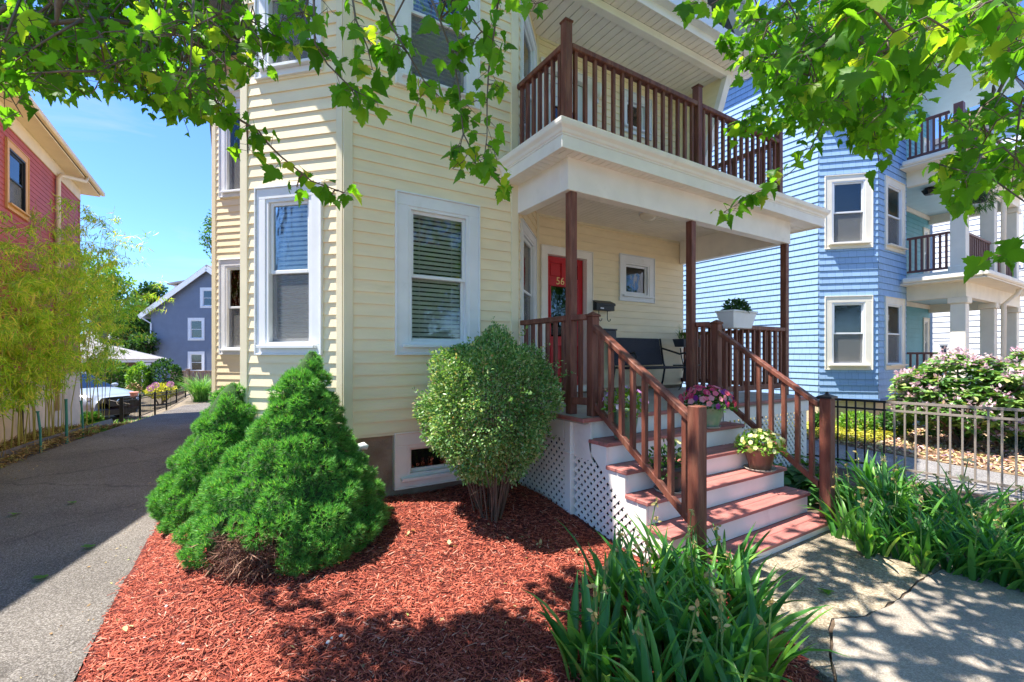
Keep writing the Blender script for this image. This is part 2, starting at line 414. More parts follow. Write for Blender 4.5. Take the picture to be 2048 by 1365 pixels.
def window(parent, fr, u0, u1, z0, z1, cas=.1, trim='trim', kind='double', cover='blind', low='screen', name='window', glass='glass', sill=.05, depth=.03, frame='trim', lift=0):
    """recessed window with casing boards, frame, two sashes, panes, blinds; returns hole"""
    T = M[trim]; mb = MB()
    o = depth
    mb.fbox(fr, u0, u0 + cas, -.005, o, z0 + cas * .8, z1 - cas); mb.fbox(fr, u1 - cas, u1, -.005, o, z0 + cas * .8, z1 - cas)
    mb.fbox(fr, u0, u1, -.005, o, z1 - cas, z1)
    mb.fbox(fr, u0, u1, -.005, o, z0, z0 + cas * .8)
    # raised outer bead
    e = .016
    mb.fbox(fr, u0 - e, u0, -.003, o + .014, z0 - e, z1 + e); mb.fbox(fr, u1, u1 + e, -.003, o + .014, z0 - e, z1 + e)
    mb.fbox(fr, u0, u1, -.003, o + .014, z1, z1 + e); mb.fbox(fr, u0, u1, -.003, o + .014, z0 - e, z0)
    w = mb.build(name, T, parent, bevel=.003)
    a, b, c, d = u0 + cas, u1 - cas, z0 + cas * .8, z1 - cas
    s = MB(); s.fbox(fr, u0 + cas * .4, u1 - cas * .4, o + .001, o + sill, c - .03, c); s.build('sill', T, w, bevel=.003)
    # reveal + frame
    f = MB(); t = .03
    f.fbox(fr, a, a + t, -.12, o - .008, c, d); f.fbox(fr, b - t, b, -.12, o - .008, c, d)
    f.fbox(fr, a + t, b - t, -.12, o - .008, d - t, d); f.fbox(fr, a + t, b - t, -.12, o - .008, c, c + t)
    f.build('frame', M[frame], w)
    a += t; b -= t; c += t; d -= t
    mid = c + (d - c) * .5
    def sash(x0, x1, y0, y1, n0, gl, nm='sash'):
        q = MB(); r = .034
        q.fbox(fr, x0, x0 + r, n0, n0 + .03, y0, y1); q.fbox(fr, x1 - r, x1, n0, n0 + .03, y0, y1)
        q.fbox(fr, x0 + r, x1 - r, n0, n0 + .03, y0, y0 + r); q.fbox(fr, x0 + r, x1 - r, n0, n0 + .03, y1 - r, y1)
        sh = q.build(nm, M[frame], w, bevel=.003)
        g = MB(); g.fbox(fr, x0 + r, x1 - r, n0 + .012, n0 + .016, y0 + r, y1 - r); g.build('pane', M[gl], w)
    if kind == 'double':
        sash(a, b, mid - .015, d, -.035, glass); sash(a, b, c, mid + .02, -.072, glass)
        if low == 'screen':
            q = MB(); q.fbox(fr, a + .008, b - .008, -.030, -.026, c + .006, mid - .018); q.build('screen', M['screen'], w)
    else:
        sash(a, b, c, d, -.05, glass)
    if cover:
        q = MB()
        if cover == 'blind':
            z = c + .01; zz = d
            while z < zz - .01:
                z2 = z + .032
                P = [fr.p(a + .006, -.084, z + .002), fr.p(b - .006, -.084, z + .002), fr.p(b - .006, -.108, z + .036), fr.p(a + .006, -.108, z + .036)]
                T2 = [fr.p(a + .006, -.0855, z + .000), fr.p(b - .006, -.0855, z + .000), fr.p(b - .006, -.1095, z + .034), fr.p(a + .006, -.1095, z + .034)]
                q.hexa(P, T2); z += .047
            for uu in (a + (b - a) * .2, a + (b - a) * .8): q.fbox(fr, uu - .002, uu + .002, -.082, -.080, c, d)
            q.build('blind', M['blind'], w)
        else:
            q.fbox(fr, a + .004, b - .004, -.098, -.094, *((c + (d - c) * .5, d) if cover == 'half' else (c, mid))); q.build('shade', M['shade'], w)
    q = MB(); g = .3                                     # shallow box coloured near-black in place of the unlit room
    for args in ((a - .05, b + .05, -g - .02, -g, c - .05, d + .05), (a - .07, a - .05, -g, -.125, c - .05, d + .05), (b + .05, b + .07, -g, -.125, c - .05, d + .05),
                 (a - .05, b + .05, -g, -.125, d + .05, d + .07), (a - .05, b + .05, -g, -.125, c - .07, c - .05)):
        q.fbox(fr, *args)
    q.build('unlit_interior', M['dark'], w)
    return (u0 - .01, u1 + .01, z0 - .01, z1 + .01)
def hole(u0, u1, z0, z1): return (u0 + .01, u1 - .01, z0 + .01, z1 - .01)

def boards(mb, u0, u1, v0, v1, step, fn, gap=.006, t=.012):
    """row of narrow soffit / ceiling / deck boards; fn(a, b, v0, v1) adds one"""
    a = u0
    while a < u1 - 1e-4:
        b = min(a + step, u1); fn(a, b - gap, v0, v1); a += step

# ================================================================== YELLOW HOUSE
yh = thing('yellow_house', 'pale yellow clapboard house with brown porch rails and a red front door', 'house', (2.8, 6.0, 0.1))
A0, A1, A2, A3 = (0.121, 5.205), (0.916, 4.41), (2.822, 4.41), (3.752, 5.34)
XR = 7.0; YB = 5.34; YF = 4.41
F2 = Fr(A0, A1, (-1, -1)); F3 = Fr(A1, A2, (0, -1)); F4 = Fr(A2, A3, (1, -1)); FB = Fr(A3, (XR, YB), (0, -1))
B0, B1 = (-.21, 9.33), (.45, 8.67)
F1 = Fr(B0, B1, (-1, -1))
ZS, ZT = .933, 6.37
EXP = .1135
W1, W2 = (1.706, 3.296), (4.377, 5.967)
def win_pair(fr, u0, u1, cas=.1, **k):
    return [window(yh, fr, u0, u1, *z, cas=cas, **k) and hole(u0, u1, *z) for z in (W1, W2)]
h3 = [window(yh, F3, 1.409 - .916, 2.311 - .916, *z, cas=.115, low=lw) and hole(1.409 - .916, 2.311 - .916, *z) for z, lw in ((W1, None), (W2, 'screen'))]
h2 = win_pair(F2, 1.124 - .936, 1.124 - .229, .1)
h1 = win_pair(F1, .16, .90, .1)
h4 = win_pair(F4, .17, 1.12, .1)
siding('front_siding', F3, .075, F3.L - .085, ZS, ZT, EXP, M['yellow'], yh, h3)
siding('side_siding', F2, .075, F2.L - .07, ZS, ZT, EXP, M['yellow'], yh, h2)
siding('bay_siding', F1, .06, F1.L, ZS, ZT + .4, EXP, M['yellow'], yh, h1)
siding('porch_side_siding', F4, .02, F4.L - .04, 1.1, 6.27, EXP, M['yellow'], yh, h4)
# porch back wall with door and little window (two storeys)
DX0, DX1 = 3.826 - 3.752, 4.789 - 3.752
door_h = (DX0, DX1, 1.12, 3.267); door2_h = (DX0, DX1, 3.9, 5.96)
sw1 = (5.394 - 3.752, 6.196 - 3.752, 2.585, 3.321); sw2 = (5.42 - 3.752, 6.12 - 3.752, 5.36, 6.02)
for z in (sw1, sw2):
    window(yh, FB, *z, cas=.11, kind='single', cover=None, glass='glassd')
siding('porch_wall_siding', FB, .04, FB.L, 1.16, 3.72, EXP, M['yellow'], yh, [hole(*door_h), hole(*sw1)])
siding('balcony_wall_siding', FB, .04, FB.L, 3.9, 6.27, EXP, M['yellow'], yh, [hole(*door2_h), hole(*sw2)])
# corner boards
def corner(fr, u0, u1, z0=ZS - .01, z1=ZT):
    c = MB(); c.fbox(fr, u0, u1, -.01, .024, z0, z1); c.build('corner_board', M['cream'], yh, bevel=.004)
corner(F3, -.012, .075); corner(F2, F2.L - .07, F2.L - .003); corner(F2, -.01, .075); corner(F3, F3.L - .085, F3.L + .006)
corner(F4, .001, .02, 1.1); corner(F1, -.02, .06, ZS - .01, ZT + .4)
for a, b in ((1.12, 3.72), (3.9, 6.27)): corner(FB, 0, .04, a, b); corner(F4, F4.L - .04, F4.L - .002, a, b)
for a, b in ((3.685, 3.719), (6.235, 6.272)):
    c = MB(); c.fbox(FB, 0.04, FB.L, 0, .028, a, b); c.build('wall_trim', M['cream'], yh)
sk = MB()
for fr in (F2, F3): sk.fbox(fr, 0, fr.L, -.03, .008, ZS - .03, ZS + .004)
sk.build('starter_strip', M['cream'], yh)
# foundation
fm = MB()
fm.prism([(A0[0] + .05, A0[1] + .03), (A1[0] + .02, A1[1] + .05), (1.405, A1[1] + .05), (1.405, 4.9), (.5, 5.6)], -.2, ZS - .02)
fm.prism([(1.405, 4.46), (2.30, 4.46), (2.30, 4.9), (1.405, 4.9)], -.2, .40)
fm.prism([(2.30, 4.46), (2.80, 4.46), (3.0, 4.9), (2.30, 4.9)], -.2, ZS - .02)
fm.prism([(1.405, 4.46), (2.30, 4.46), (2.30, 4.9), (1.405, 4.9)], .90, ZS - .02)
fm.prism([(-.16, 9.4), (.48, 8.76), (6.9, 8.76), (6.9, 14), (-.16, 14)], -.2, ZS - .02)
fm.prism([(.5, 5.5), (6.9, 5.5), (6.9, 8.7), (.5, 8.7)], -.2, ZS - .02)
fm.build('foundation', M['found'], yh)
FF = Fr((1.385, 4.46), (2.32, 4.46), (0, -1))
window(yh, FF, .02, .925, .37, .905, cas=.12, kind='single', cover=None, name='basement_window', trim='porch', frame='porch', glass='glass', depth=.05)
# hidden sides, upper walls, ceilings between
sw = MB()
for a, b in (((.45, 5.53), (.45, 8.67)), ((.121, 5.205), (.45, 5.53)), ((-.21, 9.33), (-.21, 14)), ((7.0, 5.36), (7.0, 14)), ((-.21, 14), (7.0, 14))):
    fr = Fr(a, b, (-1, -.3) if a[0] < 3 and b[0] < 3 else ((1, 0) if b[0] == a[0] else (0, 1)))
    siding('side_siding', fr, 0, fr.L, ZS, ZT + .4, EXP, M['yellow'], yh)
# roof: main gable (front), eaves
rf = MB()
ZE = 6.55
def roofslab(p, q, r_, s_, t=.10): rf.extrude([p, q, r_, s_], (0, 0, t))
LX, RX, AXX, AZ = -.33, 7.55, 3.5, 6.62 + 4.05
for sgn, X in ((-1, LX), (1, RX)):
    roofslab((X, 4.0, ZE + .02), (AXX, 4.0, AZ), (AXX, 14.3, AZ), (X, 14.3, ZE + .02))
rf.build('roof', M['roof'], yh)
gs = Fr((0.0, 4.41), (7.0, 4.41), (0, -1))
siding('gable_siding', gs, 0, 7.0, 6.62, 10.4, EXP, M['yellow'], yh, top=lambda z: (max(0, (z - 6.6)) + .0, 7.0 - max(0, (z - 6.6))))
# rake boards and front eave over the balcony
rk = MB()
for sgn in (-1, 1):
    X0 = RX if sgn > 0 else LX
    for (y0, y1, dz, hh) in ((3.97, 4.01, -.12, .26), (4.01, 4.40, -.03, .02)):
        a = (X0, (y0 + y1) / 2, ZE + dz + .02); b = (AXX, (y0 + y1) / 2, AZ + dz)
        rk.bar(a, b, y1 - y0, hh, up=(0, 0, 1))
rk.build('rake_boards', M['trim'], yh)
ev = MB()
ev.box(A1[0] + .2, 7.42, 4.15, 4.17, 6.31, 6.42)                    # fascia
ev.box(A1[0] + .2, 7.42, 4.17, 4.42, 6.425, 6.44)
ev.box(3.0, 7.05, 4.41, 4.52, 6.225, 6.33)                          # beam across the balcony
ev.box(7.05, 7.42, 4.17, 6.0, 6.375, 6.39)
ev.build('eave_trim', M['porch'], yh, bevel=.004)
sf = MB()
boards(sf, 3.0, 7.4, 0, 0, .13, lambda a, b, *_: sf.box(a, b, 4.17, 4.41, 6.33, 6.342), gap=.011)
boards(sf, 2.9, 7.0, 0, 0, .13, lambda a, b, *_: sf.box(a, b, 4.52, 5.33, 6.27, 6.282), gap=.011)
sf.build('balcony_ceiling', M['porch'], yh)
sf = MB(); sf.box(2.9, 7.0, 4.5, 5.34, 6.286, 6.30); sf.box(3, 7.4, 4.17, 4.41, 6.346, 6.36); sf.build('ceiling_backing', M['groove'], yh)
gt = MB()
gt.box(2.2, 7.5, 4.05, 4.15, 6.42, 6.435); gt.box(2.2, 7.5, 4.03, 4.05, 6.42, 6.54); gt.box(2.2, 7.5, 4.055, 4.15, 6.528, 6.536)
gt.build('gutter', M['trim'], yh, bevel=.004)
# slanted wing wall closing the balcony on the right
wg = MB()
wg.extrude([(6.9, 5.34, 3.9), (6.9, 5.34, 6.27), (6.9, 4.46, 6.27), (6.9, 5.22, 4.0)], (.1, 0, 0))
wg.build('wing_wall', M['yellow'], yh)
wt = MB(); wt.bar((6.95, 4.44, 6.27), (6.95, 5.2, 4.0), .13, .09, up=(0, -1, 0)); wt.build('wing_trim', M['porch'], yh)

# ---- first floor porch
XL, YFB = 2.824, 3.482
Z_FL, ZBB, ZBT, ZC = 1.102, 3.317, 3.632, 3.719
def stain_rail(parent, a, b, zt, zb, n, bw=.038, name='railing', slope=False, tw=.085, th=.055):
    """a, b = (x, y); zt / zb = (z at a, z at b) of top and bottom rail centres"""
    t = MB(); t.vbar((a[0], a[1], zt[0]), (b[0], b[1], zt[1]), tw, th)
    rail = t.build(name, M['stain'], parent, bevel=.006)
    q = MB(); q.vbar((a[0], a[1], zb[0]), (b[0], b[1], zb[1]), .045, .07); q.build('bottom_rail', M['stain'], rail, bevel=.004)
    for i in range(n):
        k = (i + .5) / n
        x, y = a[0] + (b[0] - a[0]) * k, a[1] + (b[1] - a[1]) * k
        z0, z1 = zb[0] + (zb[1] - zb[0]) * k, zt[0] + (zt[1] - zt[0]) * k
        d = MB(); h = bw / 2; d.box(x - h, x + h, y - h, y + h, z0 + .01, z1 - .008); d.build('baluster', M['stain'], rail, bevel=.003)
    return rail
fl = MB()
boards(fl, 3.24, 5.34, 0, 0, .085, lambda a, b, *_: fl.box(2.80, 7.03, a, b, Z_FL - .03, Z_FL), gap=.004)
fl.box(2.82, 7.0, 3.24, 5.34, Z_FL - .06, Z_FL - .032)
fl.build('porch_floor', M['deck'], yh)
nf = MB(); nf.box(2.78, 7.05, 3.185, 3.236, Z_FL - .035, Z_FL + .002); nf.box(2.765, 2.798, 3.185, 4.40, Z_FL - .035, Z_FL + .002); nf.box(7.032, 7.06, 3.185, 5.34, Z_FL - .035, Z_FL + .002)
nf.build('floor_nosing', M['tread'], yh, bevel=.006)
sk = MB()
sk.box(2.835, 2.86, 3.566, 4.40, .86, Z_FL - .036); sk.build('porch_skirt', M['porch'], yh); sk = MB()
sk.box(2.878, 2.902, 3.21, 3.449, .70, Z_FL - .037); sk.build('stair_cheek', M['porch'], yh); sk = MB()
sk.box(4.99, 7.0, 3.235, 3.26, .90, Z_FL - .062); sk.box(6.985, 7.01, 3.262, 5.3, .90, Z_FL - .062)
sk.build('porch_skirt', M['porch'], yh)
pp = MB(); pp.box(2.835, 2.93, 3.46, 3.555, -.05, Z_FL - .036); pp.box(2.825, 2.94, 3.45, 3.565, .72, .74); pp.build('porch_pier', M['porch'], yh, bevel=.004)
pp = MB(); pp.box(6.9, 7.0, 3.262, 3.36, -.05, .90); pp.build('porch_pier', M['porch'], yh, bevel=.004)
beam = MB()
beam.box(XL, XR, YFB, YFB + .12, ZBB, ZC + .01); beam.box(XL, XL + .12, YFB + .12, 4.405, ZBB, ZC + .01); beam.box(XR - .12, XR, YFB + .12, YB - .02, ZBB, ZC + .01)
beam.build('porch_beam', M['porch'], yh, bevel=.004)
pc = MB()
boards(pc, XL + .12, XR - .12, 0, 0, .083, lambda a, b, *_: pc.box(a, b, YFB + .12, YB, ZC, ZC + .012), gap=.007)
pc.build('porch_ceiling', M['porch'], yh)
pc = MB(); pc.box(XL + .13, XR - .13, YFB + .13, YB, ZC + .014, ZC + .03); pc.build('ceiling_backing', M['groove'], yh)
# cornice: soffit boards, fascia, crown gutter
GX0, GX1, GY = 2.58, 7.66, 3.27
so = MB()
boards(so, GX0 + .05, GX1 - .05, 0, 0, .083, lambda a, b, *_: so.box(a, b, GY + .05, YFB, 3.634, 3.644), gap=.008)
boards(so, YFB, 4.40, 0, 0, .083, lambda a, b, *_: so.box(GX0 + .05, XL, a, b, 3.634, 3.644), gap=.008)
boards(so, YFB, 5.3, 0, 0, .083, lambda a, b, *_: so.box(XR, GX1 - .05, a, b, 3.634, 3.644), gap=.008)
so.build('porch_soffit', M['porch'], yh)
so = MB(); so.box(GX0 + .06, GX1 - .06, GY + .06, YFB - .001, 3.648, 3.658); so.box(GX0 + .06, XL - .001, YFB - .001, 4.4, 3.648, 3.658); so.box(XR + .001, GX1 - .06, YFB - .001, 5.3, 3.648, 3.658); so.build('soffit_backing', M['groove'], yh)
def ring(mb, x0, x1, y0, y1l, y1r, z0, z1, t):
    """three-sided band (left, front, right)"""
    mb.box(x0, x1, y0, y0 + t, z0, z1); mb.box(x0, x0 + t, y0 + t, y1l, z0, z1); mb.box(x1 - t, x1, y0 + t, y1r, z0, z1)
co = MB(); ring(co, GX0 + .035, GX1 - .035, GY + .035, 4.4, 5.3, 3.615, 3.735, .02); co.build('fascia', M['porch'], yh, bevel=.003)
# gutter: ogee profile swept round three sides
prof = [(0, 3.735), (.0, 3.75), (-.012, 3.76), (-.02, 3.785), (-.045, 3.81), (-.052, 3.83), (-.055, 3.862), (-.05, 3.866), (.0, 3.862), (.035, 3.85), (.035, 3.735)]
gv, gf = [], []
path = [((GX0 + .03, 4.40), (1, 0)), ((GX0 + .03, GY + .03), (1, 1)), ((GX1 - .03, GY + .03), (-1, 1)), ((GX1 - .03, 5.3), (-1, 0))]
for (x, y), (sx, sy) in path:
    for o, z in prof: gv.append((x + sx * o, y + sy * o, z))
n = len(prof)
for i in range(3):
    for k in range(n): gf.append((i * n + k, i * n + (k + 1) % n, (i + 1) * n + (k + 1) % n, (i + 1) * n + k))
gf += [tuple(range(n)), tuple(range(3 * n, 4 * n))[::-1]]
g = MB(); g.add(gv, gf); g.build('porch_gutter', M['porch'], yh)
rd = MB(); rd.box(GX0 + .07, GX1 - .07, GY + .07, 4.40, 3.80, 3.872); rd.box(2.9, GX1 - .07, 4.40, 5.33, 3.80, 3.872); rd.build('balcony_deck', M['deck'], yh)
# columns
for x in (2.915, 4.79, 6.95):
    c = MB(); c.post(x, 3.54, .086, Z_FL, ZBB); c.build('porch_column', M['stain'], yh, bevel=.006)
# railings
RT, RBm = 2.06, 1.24
stain_rail(yh, (2.90, 4.40), (2.91, 3.585), (RT, RT), (RBm, RBm), 6)
stain_rail(yh, (2.90, 3.50), (2.97, 3.345), (RT, RT), (RBm, RBm), 1)
stain_rail(yh, (4.83, 3.50), (4.92, 3.37), (RT, RT), (RBm, RBm), 1)
stain_rail(yh, (4.825, 3.54), (6.896, 3.54), (RT, RT), (RBm, RBm), 15)
stain_rail(yh, (6.945, 3.59), (6.945, 5.33), (RT, RT), (RBm, RBm), 12)
for x in (2.985, 4.945):
    c = MB(); c.post(x, 3.3, .088, Z_FL - .05 if x > 4 else 1.04, 2.06, .055); c.build('newel_post', M['stain'], yh, bevel=.005)
c = MB(); c.post(2.968, 2.14, .10, .109, 1.315); c.build('newel_post', M['stain'], yh, bevel=.006)
c = MB(); c.post(4.945, 2.12, .10, .109, 1.27); nw = c.build('newel_post', M['stain'], yh, bevel=.006)
c = MB(); c.post(4.945, 2.12, .102, 1.271, 1.272, .045, .014); c.tube([(4.945, 2.12, 1.30), (4.945, 2.12, 1.335)], [.02, .012], 8); c.build('post_cap', M['black'], nw)
for x in (2.985, 4.945):
    zt = lambda y: 1.739 + .705 * (y - 2.95); zb = lambda y: .565 + .735 * (y - 2.39)
    stain_rail(yh, (x, 3.255), (x, 2.19), (zt(3.255), zt(2.19)), (zb(3.255), zb(2.19)), 8, bw=.042)
# stairs
st = MB()
TR, RR, Y0s, SX0, SX1 = .23, .199, 3.209, 2.874, 4.99
def tz(i): return Z_FL - RR * i
steps = None
for i in range(0, 6):                                                 # risers: under floor nosing (0) ... under tread 5
    yv = Y0s - i * TR + .025
    st.box(SX0 + .03, SX1 - .03, yv, yv + .018, max(-.03, tz(i + 1)) if i < 5 else -.03, tz(i) - .036)
steps = st.build('stairs', M['porch'], yh)
for i in range(1, 6):
    t = MB(); yv = Y0s - i * TR
    half = (TR + .02) / 2
    t.box(SX0 - .012, SX1 + .012, yv, yv + half - .003, tz(i) - .035, tz(i)); t.box(SX0 - .012, SX1 + .012, yv + half, yv + TR + .022, tz(i) - .035, tz(i))
    t.build('tread', M['tread'], steps, bevel=.006)
for x0 in (SX0 + .004, SX1 - .03):                                    # saw-tooth stringers
    poly = []
    for i in range(1, 6):
        yv = Y0s - i * TR + .027
        poly += [(yv + TR, tz(i) - .037), (yv, tz(i) - .037)]
    low = lambda y: max(-.04, .605 + .9 * (y - 3.025))
    poly += [(poly[-1][0], -.04), (2.33, -.04), (3.22, low(3.22))]
    sgm = MB(); sgm.extrude([(x0, y, z) for y, z in poly], (.024, 0, 0)); sgm.build('stringer', M['porch'], steps)
# lattice panels
def lattice(name, o, u, poly, nrm, parent, m, pitch=.062, w=.034, t=.007):
    """poly in (u, z); crossing diagonal laths clipped to it"""
    mb = MB(); o, u, nrm = Vector(o), Vector(u), Vector(nrm)
    P = [Vector(p) for p in poly]
    for sg, off in ((1, 0), (-1, t)):
        d = Vector((1, sg)).normalized(); nn = Vector((-d.y, d.x))
        ds = [p.dot(nn) for p in P]; k = math.floor(min(ds) / pitch)
        while k * pitch < max(ds):
            c = k * pitch; hits = []
            for i in range(len(P)):
                a, b = P[i], P[(i + 1) % len(P)]
                da, db = a.dot(nn) - c, b.dot(nn) - c
                if (da < 0) != (db < 0): hits.append((a + (b - a) * (da / (da - db))).dot(d))
            hits.sort()
            for j in range(0, len(hits) - 1, 2):
                s0, s1 = hits[j], hits[j + 1]
                if s1 - s0 > .02:
                    p0, p1 = d * s0 + nn * c, d * s1 + nn * c
                    q0 = o + u * p0.x + Vector((0, 0, p0.y)) + nrm * off; q1 = o + u * p1.x + Vector((0, 0, p1.y)) + nrm * off
                    mb.bar(q0, q1, t * .95, w, up=(u * nn.x + Vector((0, 0, nn.y))))
            k += 1
    return mb.build(name, m, parent)
lattice('lattice_panel', (2.85, 3.56, 0), (0, 1, 0), [(0, -.02), (.84, .12), (.84, .86), (0, .86)], (-1, 0, 0), yh, M['porch'])
lattice('lattice_panel', (2.892, 2.34, 0), (0, 1, 0), [(0, -.03), (1.11, -.03), (1.11, .90), (.86, .72), (.685, .61), (0.03, .02)], (-1, 0, 0), yh, M['porch'])
lattice('lattice_panel', (5.0, 3.25, 0), (1, 0, 0), [(0, .0), (1.9, .0), (1.9, .90), (0, .90)], (0, -1, 0), yh, M['porch'])
dk = MB(); dk.box(3.05, 6.8, 3.5, 4.6, -.1, .6); dk.build('underporch_shade', M['dark'], yh)  # near-black block added behind the lattice for the shade beneath the floor
# ---- balcony railings
BT, BB = 4.768, 3.98
for x, zt_ in ((2.853, 4.985), (4.916, 4.985), (6.78, 4.985)):
    c = MB(); c.post(x, 3.54, .088, 3.87, zt_, .03, .008); c.build('balcony_post', M['stain'], yh, bevel=.006)
stain_rail(yh, (2.853, 4.40), (2.853, 3.585), (BT, BT), (BB, BB), 7, name='balcony_railing')
stain_rail(yh, (2.90, 3.54), (4.87, 3.54), (BT, BT), (BB, BB), 15, name='balcony_railing')
stain_rail(yh, (4.962, 3.54), (6.735, 3.54), (BT, BT), (BB, BB), 13, name='balcony_railing')
stain_rail(yh, (6.78, 3.585), (6.78, 5.33), (BT, BT), (BB, BB), 12, name='balcony_railing')
# ---- doors
def make_door(hl, top, bottom, number):
    u0, u1, z0, z1 = hl
    mb = MB(); c = .11
    mb.fbox(FB, u0, u0 + c, -.06, .034, bottom, z1 - c); mb.fbox(FB, u1 - c, u1, -.06, .034, bottom, z1 - c); mb.fbox(FB, u0, u1, -.06, .034, z1 - c, z1)
    mb.fbox(FB, u0 - .014, u0, 0, .046, bottom, z1 + .014); mb.fbox(FB, u1, u1 + .014, 0, .046, bottom, z1 + .014); mb.fbox(FB, u0, u1, 0, .046, z1, z1 + .014)
    mb.fbox(FB, u0 + c, u1 - c, -.06, .05, bottom, bottom + .09)
    cs_ = mb.build('door_casing', M['porch'], yh, bevel=.003)
    d = MB(); a, b = u0 + c + .004, u1 - c - .004; lo, hi = bottom + .093, z1 - c - .004
    n0, n1 = -.10, -.062
    wst = .095; ga, gb = a + wst, b - wst; g0, g1 = lo + .72, hi - .42
    mid = (a + b) / 2
    d.fbox(FB, a, ga, n0, n1, lo, hi); d.fbox(FB, gb, b, n0, n1, lo, hi)
    d.fbox(FB, ga, gb, n0, n1, hi - .09, hi); d.fbox(FB, ga, gb, n0, n1, g1, g1 + .11); d.fbox(FB, ga, gb, n0, n1, lo, lo + .14); d.fbox(FB, ga, gb, n0, n1, g0 - .12, g0)
    d.fbox(FB, mid - .045, mid + .045, n0, n1, g1 + .11, hi - .09); d.fbox(FB, mid - .045, mid + .045, n0, n1, lo + .14, g0 - .12)
    d.fbox(FB, ga, gb, n0, n1 - .022, lo + .14, g0 - .12)
    for x0, x1 in ((ga, mid - .045), (mid + .045, gb)):
        d.fbox(FB, x0, x1, n0, n1 - .022, g1 + .11, hi - .09)
        d.fbox(FB, x0 + .025, x1 - .025, n1 - .022, n1 - .006, g1 + .135, hi - .115); d.fbox(FB, x0 + .025, x1 - .025, n1 - .022, n1 - .006, lo + .17, g0 - .15)
    for q in ((ga, ga + .02, g0, g1), (gb - .02, gb, g0, g1), (ga + .02, gb - .02, g0, g0 + .02), (ga + .02, gb - .02, g1 - .02, g1)): d.fbox(FB, q[0], q[1], n1 - .01, n1 + .012, q[2], q[3])
    dr = d.build('front_door' if number else 'balcony_door', M['door'] if number else M['trim'], yh, bevel=.003)
    p = MB(); p.fbox(FB, ga, gb, n1 - .025, n1 - .02, g0, g1); p.build('pane', M['glassd'], dr)
    p = MB(); p.fbox(FB, ga - .02, gb + .02, n0 - .3, n0 - .28, g0 - .1, g1 + .1); p.build('unlit_interior', M['dark'], dr)  # near-black sheet in place of the unlit room
    k = MB(); cx = FB.p(a + .05 if not number else b - .05, n1 + .03, lo + .82); k.lathe([(.0, -.03), (.02, -.025), (.028, 0), (.02, .025), (0, .03)], 10, cx); k.fbox(FB, b - .075, b - .03, n1, n1 + .012, lo + .7, lo + .95); k.build('door_handle', M['brass'], dr, smooth=False)
    if number:
        cu = bpy.data.curves.new('house_number', 'FONT'); cu.body = '56'; cu.size = .155; cu.extrude = .004; cu.align_x = 'CENTER'; cu.space_character = 1.05
        to = bpy.data.objects.new('tmp', cu); COL.objects.link(to)
        bpy.context.view_layer.update()
        me = bpy.data.meshes.new_from_object(to.evaluated_get(bpy.context.evaluated_depsgraph_get()))
        bpy.data.objects.remove(to)
        px = FB.p(mid - .075, n1 + .003, g1 + .012)
        me.transform(Matrix.Translation(px) @ Matrix.Rotation(R(90), 4, 'X'))
        finish('house_number', me, M['gold'], dr)
make_door(door_h, 0, 1.13, True)
make_door(door2_h, 0, 3.875, False)

# ================================================================== GROUND
def sm(a, b, x):
    t = max(0, min(1, (x - a) / (b - a))); return t * t * (3 - 2 * t)
def hz(x, y):
    """mulch surface: mounds towards the house"""
    e = sm(-.66, -.15, x) if y < 5.3 else sm(-.60, -.35, x)
    z = .03 + .25 * sm(2.5, 4.3, y) * (1 - .55 * sm(2.4, 3.2, x))
    return z * e + .012 * math.sin(x * 5.1 + y * 3.3) * e
g = MB()
gx_ = [-90, -40, -20, -12, -8, -6, -5, -4, -3.2, -2.6, -2.2, -1.9, -1.6, -1.3, 0, 4, 10, 30, 110]; gy_ = [-60, -20, 0, 6, 10, 12, 13, 14, 15, 16, 17, 18, 20, 24, 30, 50, 140]
gzz = lambda x, y: -.03 - .42 * sm(12.5, 17, y) * sm(1.3, 2.3, -x)
for y in gy_:
    for x in gx_: g.v.append((x, y, gzz(x, y)))
for j in range(len(gy_) - 1):
    for i in range(len(gx_) - 1):
        a = j * len(gx_) + i; g.f.append((a, a + 1, a + 1 + len(gx_), a + len(gx_)))
struct(g.build('ground', M['ground']))
def sheet(name, poly, z, m):
    b = MB(); b.prism(poly, z - .03, z); return struct(b.build(name, m))
sheet('driveway', [(-.64, -3), (-.67, 2), (-.68, 3.2), (-.66, 4.4), (-.54, 5.9), (-.2, 9.0), (.3, 19.6), (-1.2, 18.6), (-2.0, 14.7), (-2.5, 12.3), (-2.95, 9.6), (-3.1, 6), (-3.2, -3)], .004, M['asph'])
sheet('neighbour_driveway', [(7.75, -3), (9.1, -3), (9.3, 1.5), (9.6, 3.4), (10.0, 4.9), (10.9, 9), (10.9, 16), (7.75, 16)], .004, M['asph2'])
sheet('garden_soil', [(2.9, -.5), (7.72, -.5), (7.72, 9), (6.9, 9), (6.9, 3.3), (2.9, 3.3)], .0, M['soil'])
